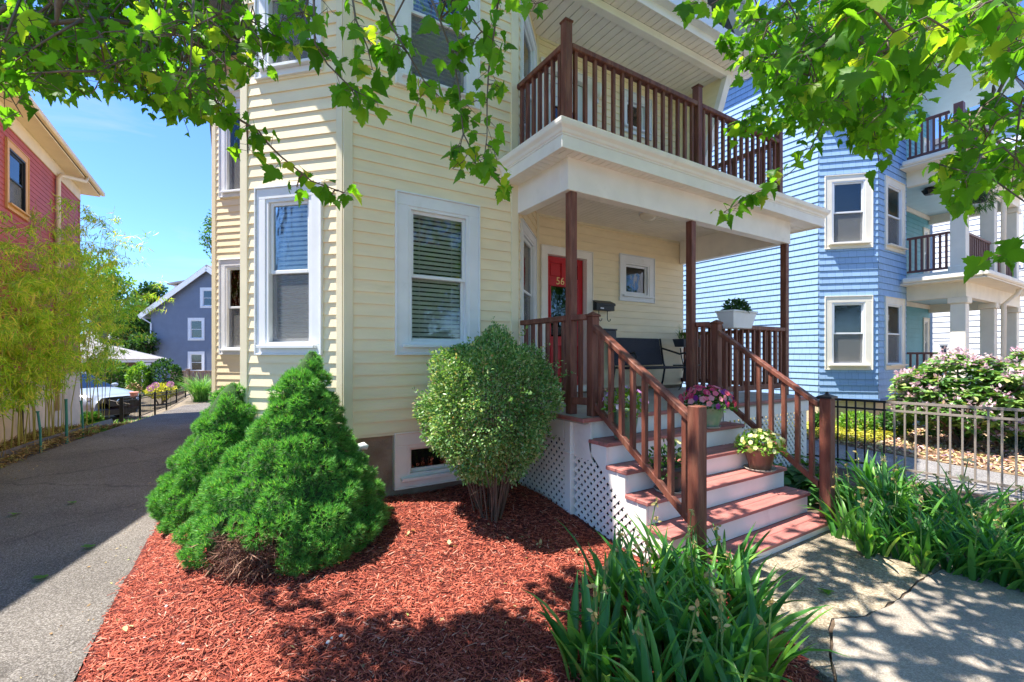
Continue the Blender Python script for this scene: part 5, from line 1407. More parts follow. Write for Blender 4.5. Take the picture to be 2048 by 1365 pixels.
secs = [sec(0, .70, .24, .50, .80, .50), sec(.06, .82, .20, .55, .86, .60), sec(.25, .89, .18, .70, .93, .70), sec(.7, .93, .18, .82, 1.0, .76), sec(1.15, .94, .2, .90, 1.06, .78), sec(2.0, .94, .2, .94, 1.08, .80), sec(3.2, .94, .2, .96, 1.08, .80), sec(4.2, .92, .25, .98, 1.1, .78), sec(4.6, .84, .35, .9, 1.05, .7)]
k = MB(); n = len(secs[0])
for s_ in secs: k.v += s_
for i in range(len(secs) - 1):
    for j in range(n): k.f.append((i * n + j, i * n + (j + 1) % n, (i + 1) * n + (j + 1) % n, (i + 1) * n + j))
k.f += [tuple(range(n)), tuple(range((len(secs) - 1) * n, len(secs) * n))[::-1]]
body = k.build('body', M['carpaint'], car, smooth=True)
k = MB(); cab = [(1.12, .78, 1.05), (1.95, .62, 1.50), (3.3, .62, 1.54), (4.35, .66, 1.08)]
for y, w, z in cab: k.v += [(cfx.x - w, cfx.y + y, CZ + z), (cfx.x + w, cfx.y + y, CZ + z)]
o = len(k.v)
for y, w, z in ((1.12, .82, 1.02), (1.95, .86, 1.04), (3.3, .86, 1.05), (4.35, .74, 1.05)): k.v += [(cfx.x - w, cfx.y + y, CZ + z), (cfx.x + w, cfx.y + y, CZ + z)]
for i in range(3): k.f += [(2 * i, 2 * i + 1, 2 * i + 3, 2 * i + 2), (o + 2 * i, 2 * i, 2 * i + 2, o + 2 * i + 2), (2 * i + 1, o + 2 * i + 1, o + 2 * i + 3, 2 * i + 3)]
k.build('windscreen', M['carglass'], car)
k = MB(); k.v = [(cfx.x + sx * .615, cfx.y + y, CZ + z + .012) for y, z in ((1.97, 1.50), (3.28, 1.54)) for sx in (-1, 1)]; k.f = [(0, 1, 3, 2)]; k.extrude([k.v[i] for i in (0, 1, 3, 2)], (0, 0, .03)); k.build('car_roof', M['carpaint'], car)
k = MB(); k.extrude([(cfx.x - .36, cfx.y - .03, CZ + .74), (cfx.x + .36, cfx.y - .03, CZ + .74), (cfx.x + .30, cfx.y - .03, CZ + .50), (cfx.x - .30, cfx.y - .03, CZ + .50)], (0, .06, 0)); gr_ = k.build('grille', M['black'], car)
k = MB(); cyl = [(cfx.x + .085 * math.cos(t), cfx.y - .045, CZ + .62 + .085 * math.sin(t)) for t in [i * math.pi / 8 for i in range(17)]]; k.tube(cyl, .016, 5); k.bar((cfx.x - .33, cfx.y - .04, CZ + .72), (cfx.x + .33, cfx.y - .04, CZ + .52), .03, .02, up=(0, 0, 1))
k.build('emblem', M['chrome'], gr_)
k = MB(); k.extrude([(cfx.x - .62, cfx.y - .02, CZ + .40), (cfx.x + .62, cfx.y - .02, CZ + .40), (cfx.x + .55, cfx.y - .02, CZ + .24), (cfx.x - .55, cfx.y - .02, CZ + .24)], (0, .08, 0)); k.build('lower_intake', M['black'], car)
for sx in (-1, 1):
    k = MB(); k.extrude([(cfx.x + sx * .42, cfx.y - .005, CZ + .76), (cfx.x + sx * .80, cfx.y + .14, CZ + .84), (cfx.x + sx * .82, cfx.y + .14, CZ + .70), (cfx.x + sx * .46, cfx.y - .005, CZ + .64)], (0, .06, .01)); k.build('headlight', M['lamp'], car)
    for y in (.9, 3.75):
        k = MB(); a = (cfx.x + sx * .74, cfx.y + y, CZ + .34); c = (cfx.x + sx * .95, cfx.y + y, CZ + .34); k.tube([a, c], .34, 20); wl_ = k.build('wheel', M['tyre'], car)
        k = MB(); k.tube([(cfx.x + sx * .93, cfx.y + y, CZ + .34), (cfx.x + sx * .957, cfx.y + y, CZ + .34)], .22, 14); k.build('rim', M['chrome'], wl_)
    k = MB(); blob(k, (cfx.x + sx * 1.0, cfx.y + 1.35, CZ + 1.1), .1, rp_); k.build('wing_mirror', M['carpaint'], car)
car.rotation_euler.z = R(48)

# ---- garden plants left
def gshrub(name, label, px, py, rpx, rpy, d, n, seed, mt, ls, leaf=OVAL, stems=8, cat='shrub', group=None, flat=None, base=None):
    c = at(px, py, d); r = rpx * d / CF; rz = rpy * d / CF; zb = base if base is not None else min(c.z - rz * .9, -.3)
    return bush(name, label, (c.x, c.y, zb), (0, 0, c.z - zb), (r, r, rz), n, seed, mt, leaf, ls, stems, flat, cat, .45, .012, group=group)
gshrub('viburnum', 'light green broad-leaved shrub above the parked car, before the garage', 220, 752, 32, 34, 19.5, 1500, 101, 'leafmid', (.10, .2))
gshrub('lime_shrub', 'upright lime green shrub before the garage wall', 278, 757, 21, 32, 19, 1200, 102, 'leaflime', (.09, .16))
gshrub('holly_shrub', 'dark green glossy shrub before the board fence', 330, 757, 30, 38, 19.5, 1500, 103, 'leafdark', (.09, .17))
gshrub('spindle_shrub', 'grey-green variegated low shrub behind the parked car', 214, 792, 22, 18, 17.5, 700, 104, 'leafblue', (.07, .13))
gshrub('spirea', 'bright yellow mounded shrub behind the low black fence', 322, 783, 27, 15, 18.2, 1000, 105, 'leafyellow', (.07, .12))
gshrub('fern', 'feathery bright green mound between the car and the yellow shrub', 248, 795, 26, 13, 17, 1300, 106, 'grassy', (.10, .2), LANCE, 0, 'fern')
gshrub('smoke_bush', 'thin dark purple-leaved sapling standing before the lime shrub', 268, 785, 14, 20, 17, 220, 107, 'litter', (.05, .1))
gshrub('ground_vine', 'dense green vine mound beside the car', 183, 838, 16, 11, 13.2, 1300, 108, 'leafmid', (.06, .12), base=-.35)
gshrub('weed_mound', 'grassy yellow-green weed mound at the end of the edging', 188, 860, 30, 8, 11.6, 1300, 109, 'bamleaf', (.07, .16), LANCE, 0, base=-.1)
# alliums
M['allium'] = islands('allium_floret', [(0, (.45, .18, .36)), (1, (.70, .38, .55))], .7, .3, (1.2, 1, 1.1))
for px, py, lb in ((172, 779, 'pink allium ball nearest the red house corner'), (183, 783, 'pink allium ball above the car hood, second from the red house'), (301, 777, 'lower pink allium ball beside the yellow shrub'), (311, 771, 'pink allium ball above the yellow shrub'), (341, 769, 'mauve allium ball between the yellow shrub and the ornamental grass')):
    d = 17.0; p = at(px, py, d); rt_ = thing('allium', lb, 'flower', (p.x, p.y, -.4), world=False)
    rg = np.random.default_rng(px); dirs = norm(rg.normal(0, 1, (160, 3)))
    V, F = scatter(*LEAF4, dirs * .085 + np.array([0, 0, p.z + .4]), dirs + rg.normal(0, .4, (160, 3)), rg.normal(0, 1, (160, 3)), np.full(160, .05)); arr_mesh('flower_head', V, F, M['allium'], rt_)
    k = MB(); k.tube([(0, 0, 0), (.01, 0, p.z + .33)], .01, 5); k.build('stem', M['stalk'], rt_)
# pink terracotta disc of a pot hung on the fence
q = at(268, 790, 13.9); k = MB(); k.lathe([(.0, -.08), (.075, -.08), (.11, .06), (.125, .08), (.11, .09), (.0, .07)], 14, (0, 0, 0)); o = k.build('clay_pot', mat('clay', (.62, .28, .22), .8, .1, 8)); o.location = q; tag(o, 'pinkish clay pot on the low black fence', 'pot')
# ornamental grass
def grass_clump(name, label, loc, n, h, seed, mt, w=.02, cat='grass', spread=1.0):
    r = random.Random(seed); root = thing(name, label, cat, loc, world=False)
    bl = [((r.gauss(0, .1), r.gauss(0, .1), -.05), r.uniform(0, 6.28), h * r.uniform(.7, 1.2), w * r.uniform(.7, 1.3), r.uniform(.05, .5), r.uniform(.9, 2.0) * spread) for _ in range(n)]
    V, F = blade_mesh(bl); me = bpy.data.meshes.new('blades'); me.from_pydata(V, [], F); finish('blades', me, M[mt], root, smooth=True); return root
q = at(403, 806, 16.6); grass_clump('ornamental_grass', 'fountain of bright green ornamental grass at the end of the driveway', (q.x, q.y, -.05), 420, 1.15, 5, 'grassy', .022)

# ---- trees behind
def big_tree(name, label, px, pyc, rpx, rpy, d, n, seed, mt, ls=(.16, .34), group=None, zb=-.5, nclump=60):
    rng = np.random.default_rng(seed); c = at(px, pyc, d); r = rpx * d / CF; rz = rpy * d / CF
    root = thing(name, label, 'tree', (c.x, c.y, zb), group=group, world=False); h = c.z - zb
    D = norm(rng.normal(0, 1, (nclump, 3))); cl = D * np.array([r, r, rz]) * rng.uniform(.35, .95, (nclump, 1)) + np.array([0, 0, h])
    k = n // nclump; P = np.repeat(cl, k, 0); v = norm(rng.normal(0, 1, P.shape)) * (rng.random((len(P), 1)) ** .5) * np.array([r, r, rz * .8]) * .30; P = P + v
    V, F = scatter(*OVAL, P, v + rng.normal(0, .4, P.shape), rng.normal(0, .6, P.shape) + np.array([0, 0, 1]), rng.uniform(*ls, len(P)))
    arr_mesh('crown', V, F, M[mt], root)
    mb = MB(); mb.tube([(0, 0, -.3), (.05, 0, h * .5), (0, 0, h)], [.3, .2, .1], 8)
    for q in cl[::4]: mb.tube([(0, 0, h * .55), tuple(q * .5 + np.array([0, 0, h * .3])), tuple(q)], [.1, .06, .02], 5)
    mb.build('trunk', M['bark'], root, smooth=True); return root
big_tree('broadleaf_tree', 'mid green broadleaf tree between the bamboo and the slate blue house', 258, 648, 52, 62, 38, 7000, 201, 'leafmid')
big_tree('dark_tree', 'dark green tree top rising behind the slate blue house roof', 300, 602, 32, 40, 44, 4500, 202, 'leafdark')
big_tree('willow_tree', 'pale yellow-green airy tree behind the bamboo', 205, 590, 48, 80, 26, 4200, 203, 'leaflime', (.12, .24))
big_tree('tall_tree', 'tall tree whose leaf tips show past the corner of the yellow house', 462, 478, 48, 60, 42, 4200, 204, 'leafmid')
big_tree('yard_tree', 'low leafy tree between the garage roof and the distant house', 290, 690, 34, 22, 34, 2200, 205, 'leafdark')

# ================================================================== BLUE HOUSE
bh = thing('blue_house', 'bright blue shingled house with ivory trim and stacked porches behind the metal fence', 'house', (15, 6, 0))
C0, C1, C2 = (11.47, 5.09), (12.30, 4.26), (13.90, 4.26)
G0 = Fr((11.47, 16), C0, (-1, 0)); G1 = Fr(C0, C1, (-1, -1)); G2 = Fr(C1, C2, (0, -1)); G3 = Fr(C2, (14.75, 5.11), (1, -1)); G4 = Fr((14.75, 5.11), (18.6, 5.11), (0, -1))
BZ = .70; BE = .145
BWZ = [(1.36, 3.0), (4.10, 5.74), (6.85, 8.45)]
kw = dict(cas=.13, trim='ctrim', frame='trim', cover='low', low='screen', sill=.09)
u_ = lambda px, y: on_y(px, 700, y).x - 12.30
wa = [(.13, 1.05, *z) for z in BWZ]; wb = [(u_(1768, 4.26), u_(1806, 4.26), *z) for z in BWZ]
for i, w_ in enumerate(wa): window(bh, G1, *w_, **kw)
for i, w_ in enumerate(wb): window(bh, G2, *w_, **kw)
BT_ = 9.2
siding('side_wall', G0, 0, G0.L, BZ, BT_, BE, M['blue'], bh, lap=.02)
siding('bay_wall', G1, 0, G1.L, BZ, BT_, BE, M['blue'], bh, [hole(*w_) for w_ in wa], lap=.02)
siding('front_wall', G2, 0, G2.L, BZ, BT_, BE, M['blue'], bh, [hole(*w_) for w_ in wb], lap=.02)
siding('porch_side_wall', G3, 0, G3.L, .9, BT_, BE, M['teal'], bh, lap=.016)
PZ = [(.80, 3.0), (3.55, 5.75), (6.3, 8.6)]
wt_ = [(18.0 - 14.75, 18.45 - 14.75, a + .55, a + 2.0) for a, b_ in PZ]
for w_ in wt_: window(bh, G4, *w_, **{**kw, 'cas': .09, 'cover': None})
siding('porch_back_wall', G4, 0, G4.L, .9, BT_, .13, M['teal'], bh, [hole(*w_) for w_ in wt_], lap=.014)
k = MB(); k.prism([(11.5, 16), (11.5, 5.12), (12.32, 4.30), (13.9, 4.30), (14.7, 5.11), (18.6, 5.11), (18.6, 16)], -.2, BZ - .03); fo = k.build('foundation', None, bh)
me = fo.data; uv = me.uv_layers.new(name='wall')
for lp_ in me.loops:
    v_ = me.vertices[lp_.vertex_index].co; uv.data[lp_.index].uv = (v_.x * .7 + v_.y * .7 - v_.y * 1.4 * (v_.x < 12.31), v_.z)
me.materials.append(M['stone'])
k = MB()
for fr in (G0, G1, G2): k.fbox(fr, 0, fr.L, -.02, .035, BZ - .05, BZ)
k.build('water_table', M['blue'], bh)
k = MB(); k.box(18.62, 18.9, 5.12, 16, 0, BT_); k.box(11.5, 18.6, 15.7, 16, 0, BT_); k.build('far_walls', M['blue'], bh)
k = MB(); k.box(11.1, 19.1, 3.2, 16.5, BT_, BT_ + .12); k.build('roof', M['roof'], bh)
k = MB()
for a, c in ((C0, C1), (C1, C2)):
    fr = Fr(a, c, (-1, -1) if a is C0 else (0, -1)); k.fbox(fr, 0, fr.L, .0, .05, BT_ - .35, BT_)
k.fbox(G0, 0, G0.L, 0, .05, BT_ - .35, BT_); k.build('frieze', M['ctrim'], bh)
k = MB(); k.box(11.12, 19.08, 3.22, 16.4, BT_ - .03, BT_ - .004); k.build('soffit', M['blueceil'], bh)
# stacked porches
PXL, PXR, PY = 13.90, 18.62, 3.2
cols = (PXL + .14, 16.3, 18.45)
M['bdeck'] = M['deck']
for lvl, (zf_, zb_) in enumerate(PZ[:2]):
    ztop = zb_ + .33                                                     # beam top
    k = MB(); k.box(PXL, PXR, PY, PY + .16, zb_ - .02, ztop); k.box(PXL, PXL + .16, PY + .16, 4.25, zb_ - .02, ztop); k.box(PXR - .16, PXR, PY + .16, 5.1, zb_ - .02, ztop); k.build('porch_beam', M['ctrim'], bh, bevel=.006)
    k = MB(); k.box(PXL + .16, PXR - .16, PY + .16, 5.1, ztop - .1, ztop - .07); k.build('porch_ceiling', M['blueceil'], bh)
    k = MB(); k.box(PXL + .1, PXR, 5.06, 5.10, ztop - .24, ztop - .11); k.build('crown_moulding', M['ctrim'], bh)
    gx0, gy0 = PXL - .42, PY - .42
    k = MB(); k.box(gx0, PXR + .4, gy0, PY + .05, ztop - .01, ztop + .02); k.box(gx0, PXL + .05, PY + .05, 4.24, ztop - .01, ztop + .02)
    k.build('porch_soffit', M['ctrim'], bh)
    k = MB(); ring(k, gx0 - .05, PXR + .45, gy0 - .05, 4.20, 5.0, ztop + .025, ztop + .15, .10); k.build('porch_gutter', M['ctrim'], bh, bevel=.03)
    k = MB(); ring(k, gx0 + .35, PXR + .05, gy0 + .35, 4.20, 5.0, ztop + .10, ztop + .26, .03); k.box(gx0 + .05, PXR + .3, gy0 + .05, 5.0, ztop + .03, ztop + .09); k.build('balcony_base', M['ctrim'], bh)
for lvl, (zf_, zb_) in enumerate(PZ[:2]):
    for x in cols:
        k = MB(); k.box(x - .13, x + .13, PY + .01, PY + .27, zf_, zb_ - .16); c_ = k.build('porch_column', M['ctrim'], bh, bevel=.008)
        k = MB(); k.box(x - .17, x + .17, PY - .03, PY + .31, zb_ - .159, zb_ - .02); k.build('capital', M['ctrim'], c_, bevel=.015)
        k = MB(); k.box(x - .16, x + .16, PY - .02, PY + .30, zf_ - .0, zf_ + .14); k.build('column_base', M['ctrim'], c_, bevel=.01)
def brail(a, b_, zt, zb, n, name='porch_railing'):
    k = MB(); k.bar((a[0], a[1], zt), (b_[0], b_[1], zt), .07, .05); r_ = k.build(name, M['brown'], bh)
    k = MB(); k.bar((a[0], a[1], zb), (b_[0], b_[1], zb), .05, .05); k.build('bottom_rail', M['brown'], r_)
    for i in range(n):
        t = (i + .5) / n; x, y = a[0] + (b_[0] - a[0]) * t, a[1] + (b_[1] - a[1]) * t; k = MB(); k.box(x - .02, x + .02, y - .02, y + .02, zb + .02, zt - .02); k.build('baluster', M['brown'], r_)
for lvl in range(3):
    zf_ = PZ[lvl][0]; zt, zb = zf_ + .92, zf_ + .12
    if lvl == 0: brail((PXL + .03, 4.24), (PXL + .03, PY + .28), zt, zb, 6); continue
    brail((PXL + .03, 4.24), (PXL + .03, PY + .28), zt, zb, 7)
    if lvl == 1:
        brail((cols[0] + .14, PY + .10), (cols[1] - .14, PY + .10), zt, zb, 14); brail((cols[1] + .14, PY + .10), (cols[2] - .14, PY + .10), zt, zb, 12)
    else:
        k = MB(); k.box(PXL - .04, PXL + .12, PY + .04, PY + .2, zf_ - .1, zt + .12); k.build('newel_post', M['brown'], bh)
        brail((PXL + .12, PY + .10), (PXR - .1, PY + .10), zt, zb, 26)
k = MB(); k.box(PXL, PXR, PY + .0, 5.1, .62, .79); k.build('porch_floor', M['deck'], bh)
k = MB(); k.box(PXL - .02, PXL + .03, PY + .16, 4.24, .36, .6); k.box(PXL - .02, PXR, PY - .03, PY + .02, .36, .6); k.box(PXL - .03, PXL + .2, PY - .05, PY + .15, -.1, .6); k.build('porch_skirt', M['ctrim'], bh)
M['lattice_blue'] = mat('lattice_blue', (.42, .62, .80), .6, .05, 4)
lattice('lattice_panel', (PXL + .2, PY - .0, 0), (1, 0, 0), [(0, -.02), (2.6, -.02), (2.6, .36), (0, .36)], (0, -1, 0), bh, M['lattice_blue'], .13, .06)
lattice('lattice_panel', (PXL, PY + .2, 0), (0, 1, 0), [(0, -.02), (.85, -.02), (.85, .36), (0, .36)], (-1, 0, 0), bh, M['lattice_blue'], .13, .06)
k = MB(); k.box(PXL + .25, PXR - .2, PY + .3, 5.0, -.1, .3); k.build('underporch_shade', M['dark'], bh)  # near-black block filling in the shade under this porch
k = MB(); k.tube([(16.62, 2.82, 3.45), (16.62, 2.90, 3.2), (16.55, 3.12, 2.95), (16.55, 3.14, -.1)], .05, 8); k.build('downspout', M['ctrim'], bh, smooth=True)
k = MB(); k.tube([(16.62, 2.82, 6.2), (16.62, 2.90, 5.95), (16.55, 3.12, 5.7), (16.55, 3.14, 3.5)], .05, 8); k.build('downspout', M['ctrim'], bh, smooth=True)
k = MB()
for i in range(4): k.box(15.6, 17.2, PY - .35 - .3 * i, PY - .05 - .3 * i, -.1, .62 - .16 * (i + 1) + .0)
k.build('porch_steps', M['conc'], bh)
for x in (15.55, 17.25):
    k = MB(); k.bar((x, PY, 1.65), (x, PY - 1.2, .95), .07, .06); r_ = k.build('stair_rail', M['brown'], bh)
    k = MB(); k.post(x, PY - 1.25, .1, -.1, 1.05, .04); k.build('newel_post', M['brown'], r_)
# porch ceiling lantern and hanging basket
q = on_y(1860, 383, 4.2); la = thing('porch_lantern', 'black flush lantern under the pale blue upper porch ceiling of the blue house', 'lamp', q, world=False)
ztop = PZ[1][1] + .33 - .1; k = MB(); k.lathe([(.10, 0), (.10, -.03), (.17, -.05), (.17, -.07), (.12, -.17), (.0, -.18)], 6); o = k.build('lamp_body', M['black'], la); la.location = (q.x, q.y, ztop)
k = MB(); k.lathe([(.135, -.075), (.10, -.16), (.0, -.165)], 6, (0, 0, -.001)); k.build('lamp_glass', M['lamp'], la)
hb = on_y(1958, 395, 3.0); r_ = bush('hanging_basket', 'trailing plant basket hanging at the upper porch of the blue house', (hb.x, hb.y, hb.z - .25), (0, 0, .25), (.28, .28, .3), 500, 301, 'leafmid', LANCE, (.08, .18), 0, None, 'plant', droop=1.0)
k = MB(); k.lathe([(.0, .12), (.12, .14), (.17, .30), (.0, .30)], 12); k.build('basket', M['black'], r_)
k = MB(); k.tube([(0, 0, .3), (0, 0, PZ[1][1] + .2 - (hb.z - .25))], .006, 4); k.build('chain', M['black'], r_)

# ---- white house far right
wh = thing('white_house', 'white clapboard house seen through the porch of the blue house', 'house', (24, 2, 0))
FW = Fr((22.5, 14), (22.5, -10), (-1, 0))
a_ = lambda px: 14 - (22.5 / ((cs + (px - 1024) / CF * cc) / (cc - (px - 1024) / CF * cs)))
ww = [(a_(1868), a_(1908), .95, 2.2), (a_(2010), a_(2046), 4.6, 6.4)]
for w_ in ww: window(wh, FW, min(w_[0], w_[1]), max(w_[0], w_[1]), w_[2], w_[3], cas=.14, cover='half', low=None)
siding('wall', FW, 0, FW.L, .1, 9.5, .2, M['white'], wh, [hole(min(w_[0], w_[1]), max(w_[0], w_[1]), w_[2], w_[3]) for w_ in ww], lap=.02)
k = MB(); k.box(22.3, 32, -10.3, 14.3, 9.5, 9.7); k.build('roof', M['roof'], wh)
k = MB(); k.box(22.8, 31.8, -9.9, 13.9, -.2, 9.49); k.build('inner_walls', M['white'], wh)

# ---- right-hand metal fence
mf = thing('metal_fence', 'slim metal picket fence, black with its sunny stretch coloured taupe, between the iris bed and the neighbouring driveway', 'fence', (7.75, 3, 0))
FX = 7.85; ztp = lambda y: 1.02 + .02 * (3.0 - y) * .8
yb = 2.62                                                               # sunlit stretch before this, shaded stretch after, painted in two colours
for nm, ya, ye, mt in (('top_rail', -1.0, yb, 'lit'), ('top_rail', yb, 9.0, 'black')):
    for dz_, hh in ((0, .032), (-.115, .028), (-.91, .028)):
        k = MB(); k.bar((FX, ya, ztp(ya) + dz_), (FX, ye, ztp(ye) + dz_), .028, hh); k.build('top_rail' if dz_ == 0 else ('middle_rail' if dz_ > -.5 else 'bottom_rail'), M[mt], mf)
y = -.92
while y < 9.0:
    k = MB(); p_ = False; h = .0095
    k.box(FX - h, FX + h, y - h, y + h, -.05 if p_ else .04, ztp(y) + (.05 if p_ else -.012)); k.build('post' if p_ else 'picket', M['lit'] if y < yb else M['black'], mf); y += .115

# ---- planting before the blue house
M['rhodoleaf'] = islands('rhododendron_leaf', [(0, (.06, .16, .04)), (.5, (.15, .30, .07)), (.85, (.27, .43, .11)), (1, (.48, .50, .18))], .35, .25, (1.4, 1.4, .5), spec=.5)
M['rhodofl'] = islands('rhododendron_petal', [(0, (.58, .32, .42)), (.5, (.78, .54, .60)), (.85, (.86, .72, .72)), (1, (.62, .40, .26))], .7, .35, (1.1, 1, 1))
def rhodo(label, px, py, rpx, rpy, d, n, seed, fl=230):
    rng = np.random.default_rng(seed); c = at(px, py, d); r = rpx * d / CF; rz = rpy * d / CF
    root = thing('rhododendron', label, 'shrub', (c.x, c.y, 0), world=False)
    D = norm(rng.normal(0, 1, (n, 3))); lob = bump_field(rng, 40, lambda k: norm(rng.normal(0, 1, (k, 3))), 1, .25)(D)
    S = (.70 + .38 * lob - np.abs(rng.normal(0, .12, n)))[:, None]; cc_ = D * S * np.array([r, r, rz]) + np.array([0, 0, c.z])
    cc_ = cc_[cc_[:, 2] > .1]; D = D[:len(cc_)]; m = 9; P = np.repeat(cc_, m, 0)
    a = np.tile(np.arange(m) * 2 * np.pi / m, len(cc_)) + np.repeat(rng.uniform(0, 6, len(cc_)), m); T = np.stack([np.cos(a), np.sin(a), rng.normal(-.15, .25, len(P))], 1)
    V, F = scatter(*OVAL, P, T, np.tile([0, 0, 1.], (len(P), 1)) + rng.normal(0, .25, (len(P), 3)), rng.uniform(.11, .18, len(P)))
    arr_mesh('foliage', V, F, M['rhodoleaf'], root)
    out = cc_[np.argsort(-(((cc_ - np.array([0, 0, c.z])) / np.array([r, r, rz])) ** 2).sum(1))][:fl]; k = 11; P = np.repeat(out, k, 0) + rng.normal(0, .035, (len(out) * k, 3)) + np.array([0, 0, .05])
    V, F = scatter(*OVAL, P, rng.normal(0, 1, P.shape) + np.array([0, 0, .6]), rng.normal(0, 1, P.shape), rng.uniform(.045, .085, len(P))); arr_mesh('flowers', V, F, M['rhodofl'], root)
    k = MB()
    for i in range(14):
        e = out[rng.integers(len(out))]; k.tube([(rng.normal(0, .08), rng.normal(0, .08), -.05), tuple(e * .5 + np.array([0, 0, .1])), tuple(e)], [.035, .022, .008], 5)
    k.build('stems', M['twig'], root)
rhodo('large rhododendron with faded pink flower clusters before the blue house', 1925, 792, 122, 92, 8.3, 620, 302)
rhodo('smaller rhododendron with pink flowers crowding the larger one, nearer the street', 2085, 780, 75, 85, 8.0, 300, 303, 90)
rhodo('dark rhododendron with mauve flowers beside the white house', 2045, 690, 38, 40, 17, 260, 304, 120)
for i, (px, py, rx_, ry_, d, mt, lb) in enumerate(((1715, 850, 34, 26, 9.6, 'leaflime', 'light green bushy plant at the stone foundation of the blue house'), (1790, 845, 26, 24, 9.2, 'leafmid', 'mid green bushy plant between the foundation plant and the rhododendron'), (1640, 848, 14, 18, 9.6, 'leafmid', 'small strappy green plant at the far end of the blue house foundation'), (2042, 905, 16, 16, 7.9, 'leafblue', 'small grey-green plant below the rhododendrons beside the neighbouring driveway'))):
    c = at(px, py, d); bush('foundation_plant', lb, (c.x, c.y, 0), (0, 0, max(.2, c.z)), (rx_ * d / CF, rx_ * d / CF, ry_ * d / CF), 900, 310 + i, mt, OVAL, (.05, .1), 6, .02, 'plant', .4)
k = MB(); k.prism([(9.15, -3), (9.33, 1.5), (9.63, 3.4), (10.03, 4.9), (10.9, 8.9), (11.45, 8.9), (11.45, 5.0), (12.3, 4.2), (13.9, 4.2), (13.9, 3.1), (19, 3.1), (19, -3)], -.03, .012); struct(k.build('planting_bed', mat('bed_soil', (.24, .15, .09), .95, .35, 8, bump=.8, bscale=40, dirt=(.42, .33, .16), dscale=2, dlo=.5, dhi=.7)))
M['bedlitter'] = islands('bed_litter', [(0, (.30, .13, .08)), (.35, (.45, .25, .15)), (.6, (.60, .44, .28)), (.8, (.40, .42, .12)), (.92, (.66, .45, .48)), (1, (.2, .1, .2))], .9)
ground_scatter('bed_litter', 'dry leaves and fallen pink petals on the bed before the blue house', lambda x, y: x > 9.2 + .12 * max(0, y) and x < 13, (9.2, 13, -.5, 5), 9000, 330, 'bedlitter', OVAL, (.04, .10), .35, zlift=.06)
ground_scatter('ground_ivy', 'low pale green ground cover along the stone foundation of the blue house', lambda x, y: 11.3 - (y - 5) * .2 - 1.6 < x and x + y < 16.55 and x < 11.45 + .8, (9.6, 12.2, 3.6, 9), 5200, 331, 'leafyellow', OVAL, (.04, .09), .5, zlift=.16)

# trees across the street: the front windows mirror them
g = MB(); g.prism([(-90, -13), (110, -13), (110, -5), (-90, -5)], -.03, .0); struct(g.build('road', M['asph2']))
for i, (x, y, r_, h_) in enumerate(((-6, -17, 3.6, 6.5), (1.5, -18, 4.2, 7.2), (9, -17, 3.8, 6.4), (16, -18, 4.4, 7.5), (-14, -18, 4, 6.8), (24, -17, 4, 6.8))):
    rng = np.random.default_rng(500 + i); root = thing('broadleaf_tree', 'leafy tree across the street, mirrored in the front windows', 'tree', (x, y, 0), group='trees across the street', world=False)
    D = norm(rng.normal(0, 1, (46, 3))); cl = D * np.array([r_, r_, r_ * 1.1]) * rng.uniform(.3, .95, (46, 1)) + np.array([0, 0, h_]); P = np.repeat(cl, 60, 0) + rng.normal(0, .5, (46 * 60, 3))
    V, F = scatter(*OVAL, P, rng.normal(0, 1, P.shape), rng.normal(0, 1, P.shape), rng.uniform(.3, .55, len(P))); arr_mesh('crown', V, F, M['leafmid'], root)
    k = MB(); k.tube([(0, 0, -.1), (0, 0, h_)], [.25, .12], 8); k.build('trunk', M['bark'], root)

# ================================================================== PORCH THINGS
M['potgreen'] = mat('glaze_green', (.16, .28, .17), .3, .15, 5, dirt=(.34, .33, .26), dscale=5, dlo=.45, dhi=.7, spec=.6)
M['potbrown'] = mat('glaze_brown', (.17, .075, .05), .3, .15, 5, dirt=(.30, .17, .11), dscale=4, dlo=.5, dhi=.75, spec=.6)
M['potdark'] = mat('glaze_dark', (.07, .055, .05), .4, .2, 6)
M['saucer'] = mat('saucer', (.33, .29, .24), .7, .15, 6)
M['pink'] = islands('petunia_pink', [(0, (.66, .05, .18)), (.6, (.85, .17, .30)), (.82, (.80, .32, .42)), (1, (.22, .03, .26))], .6, .3, (1.1, .9, 1))
M['mauve'] = islands('petunia_mauve', [(0, (.55, .28, .55)), (.6, (.72, .48, .70)), (1, (.80, .70, .74))], .6, .3, (1.1, 1, 1))
M['lemon'] = islands('petunia_lemon', [(0, (.62, .60, .16)), (.6, (.78, .76, .36)), (1, (.50, .56, .12))], .6, .35, (1.1, 1.1, .7))
PET = ([(0, 0, 0)] + [(math.cos(2 * math.pi * i / 10) * (1 if i % 2 == 0 else .8) * .5, math.sin(2 * math.pi * i / 10) * (1 if i % 2 == 0 else .8) * .5, .14) for i in range(10)], [(0, 1 + i, 1 + (i + 1) % 10) for i in range(10)])
rpet = random.Random(9)
def petal_mat(k):
    return M[rpet.choice(PETS[k])]
PETS = {}
for k_, cols_ in (('pink', ((.70, .05, .15), (.88, .18, .26), (.88, .20, .28), (.86, .34, .40), (.88, .18, .26), (.22, .03, .26))), ('mauve', ((.55, .28, .55), (.72, .48, .70), (.80, .70, .74))), ('lemon', ((.62, .60, .16), (.78, .76, .36), (.78, .76, .36)))):
    PETS[k_] = []
    for i_, c_ in enumerate(cols_):
        M[k_ + str(i_)] = islands('petunia_' + k_, [(0, mul(c_, .9)), (1, mul(c_, 1.1))], .6, .3, (1.1, 1, .9)); PETS[k_].append(k_ + str(i_))
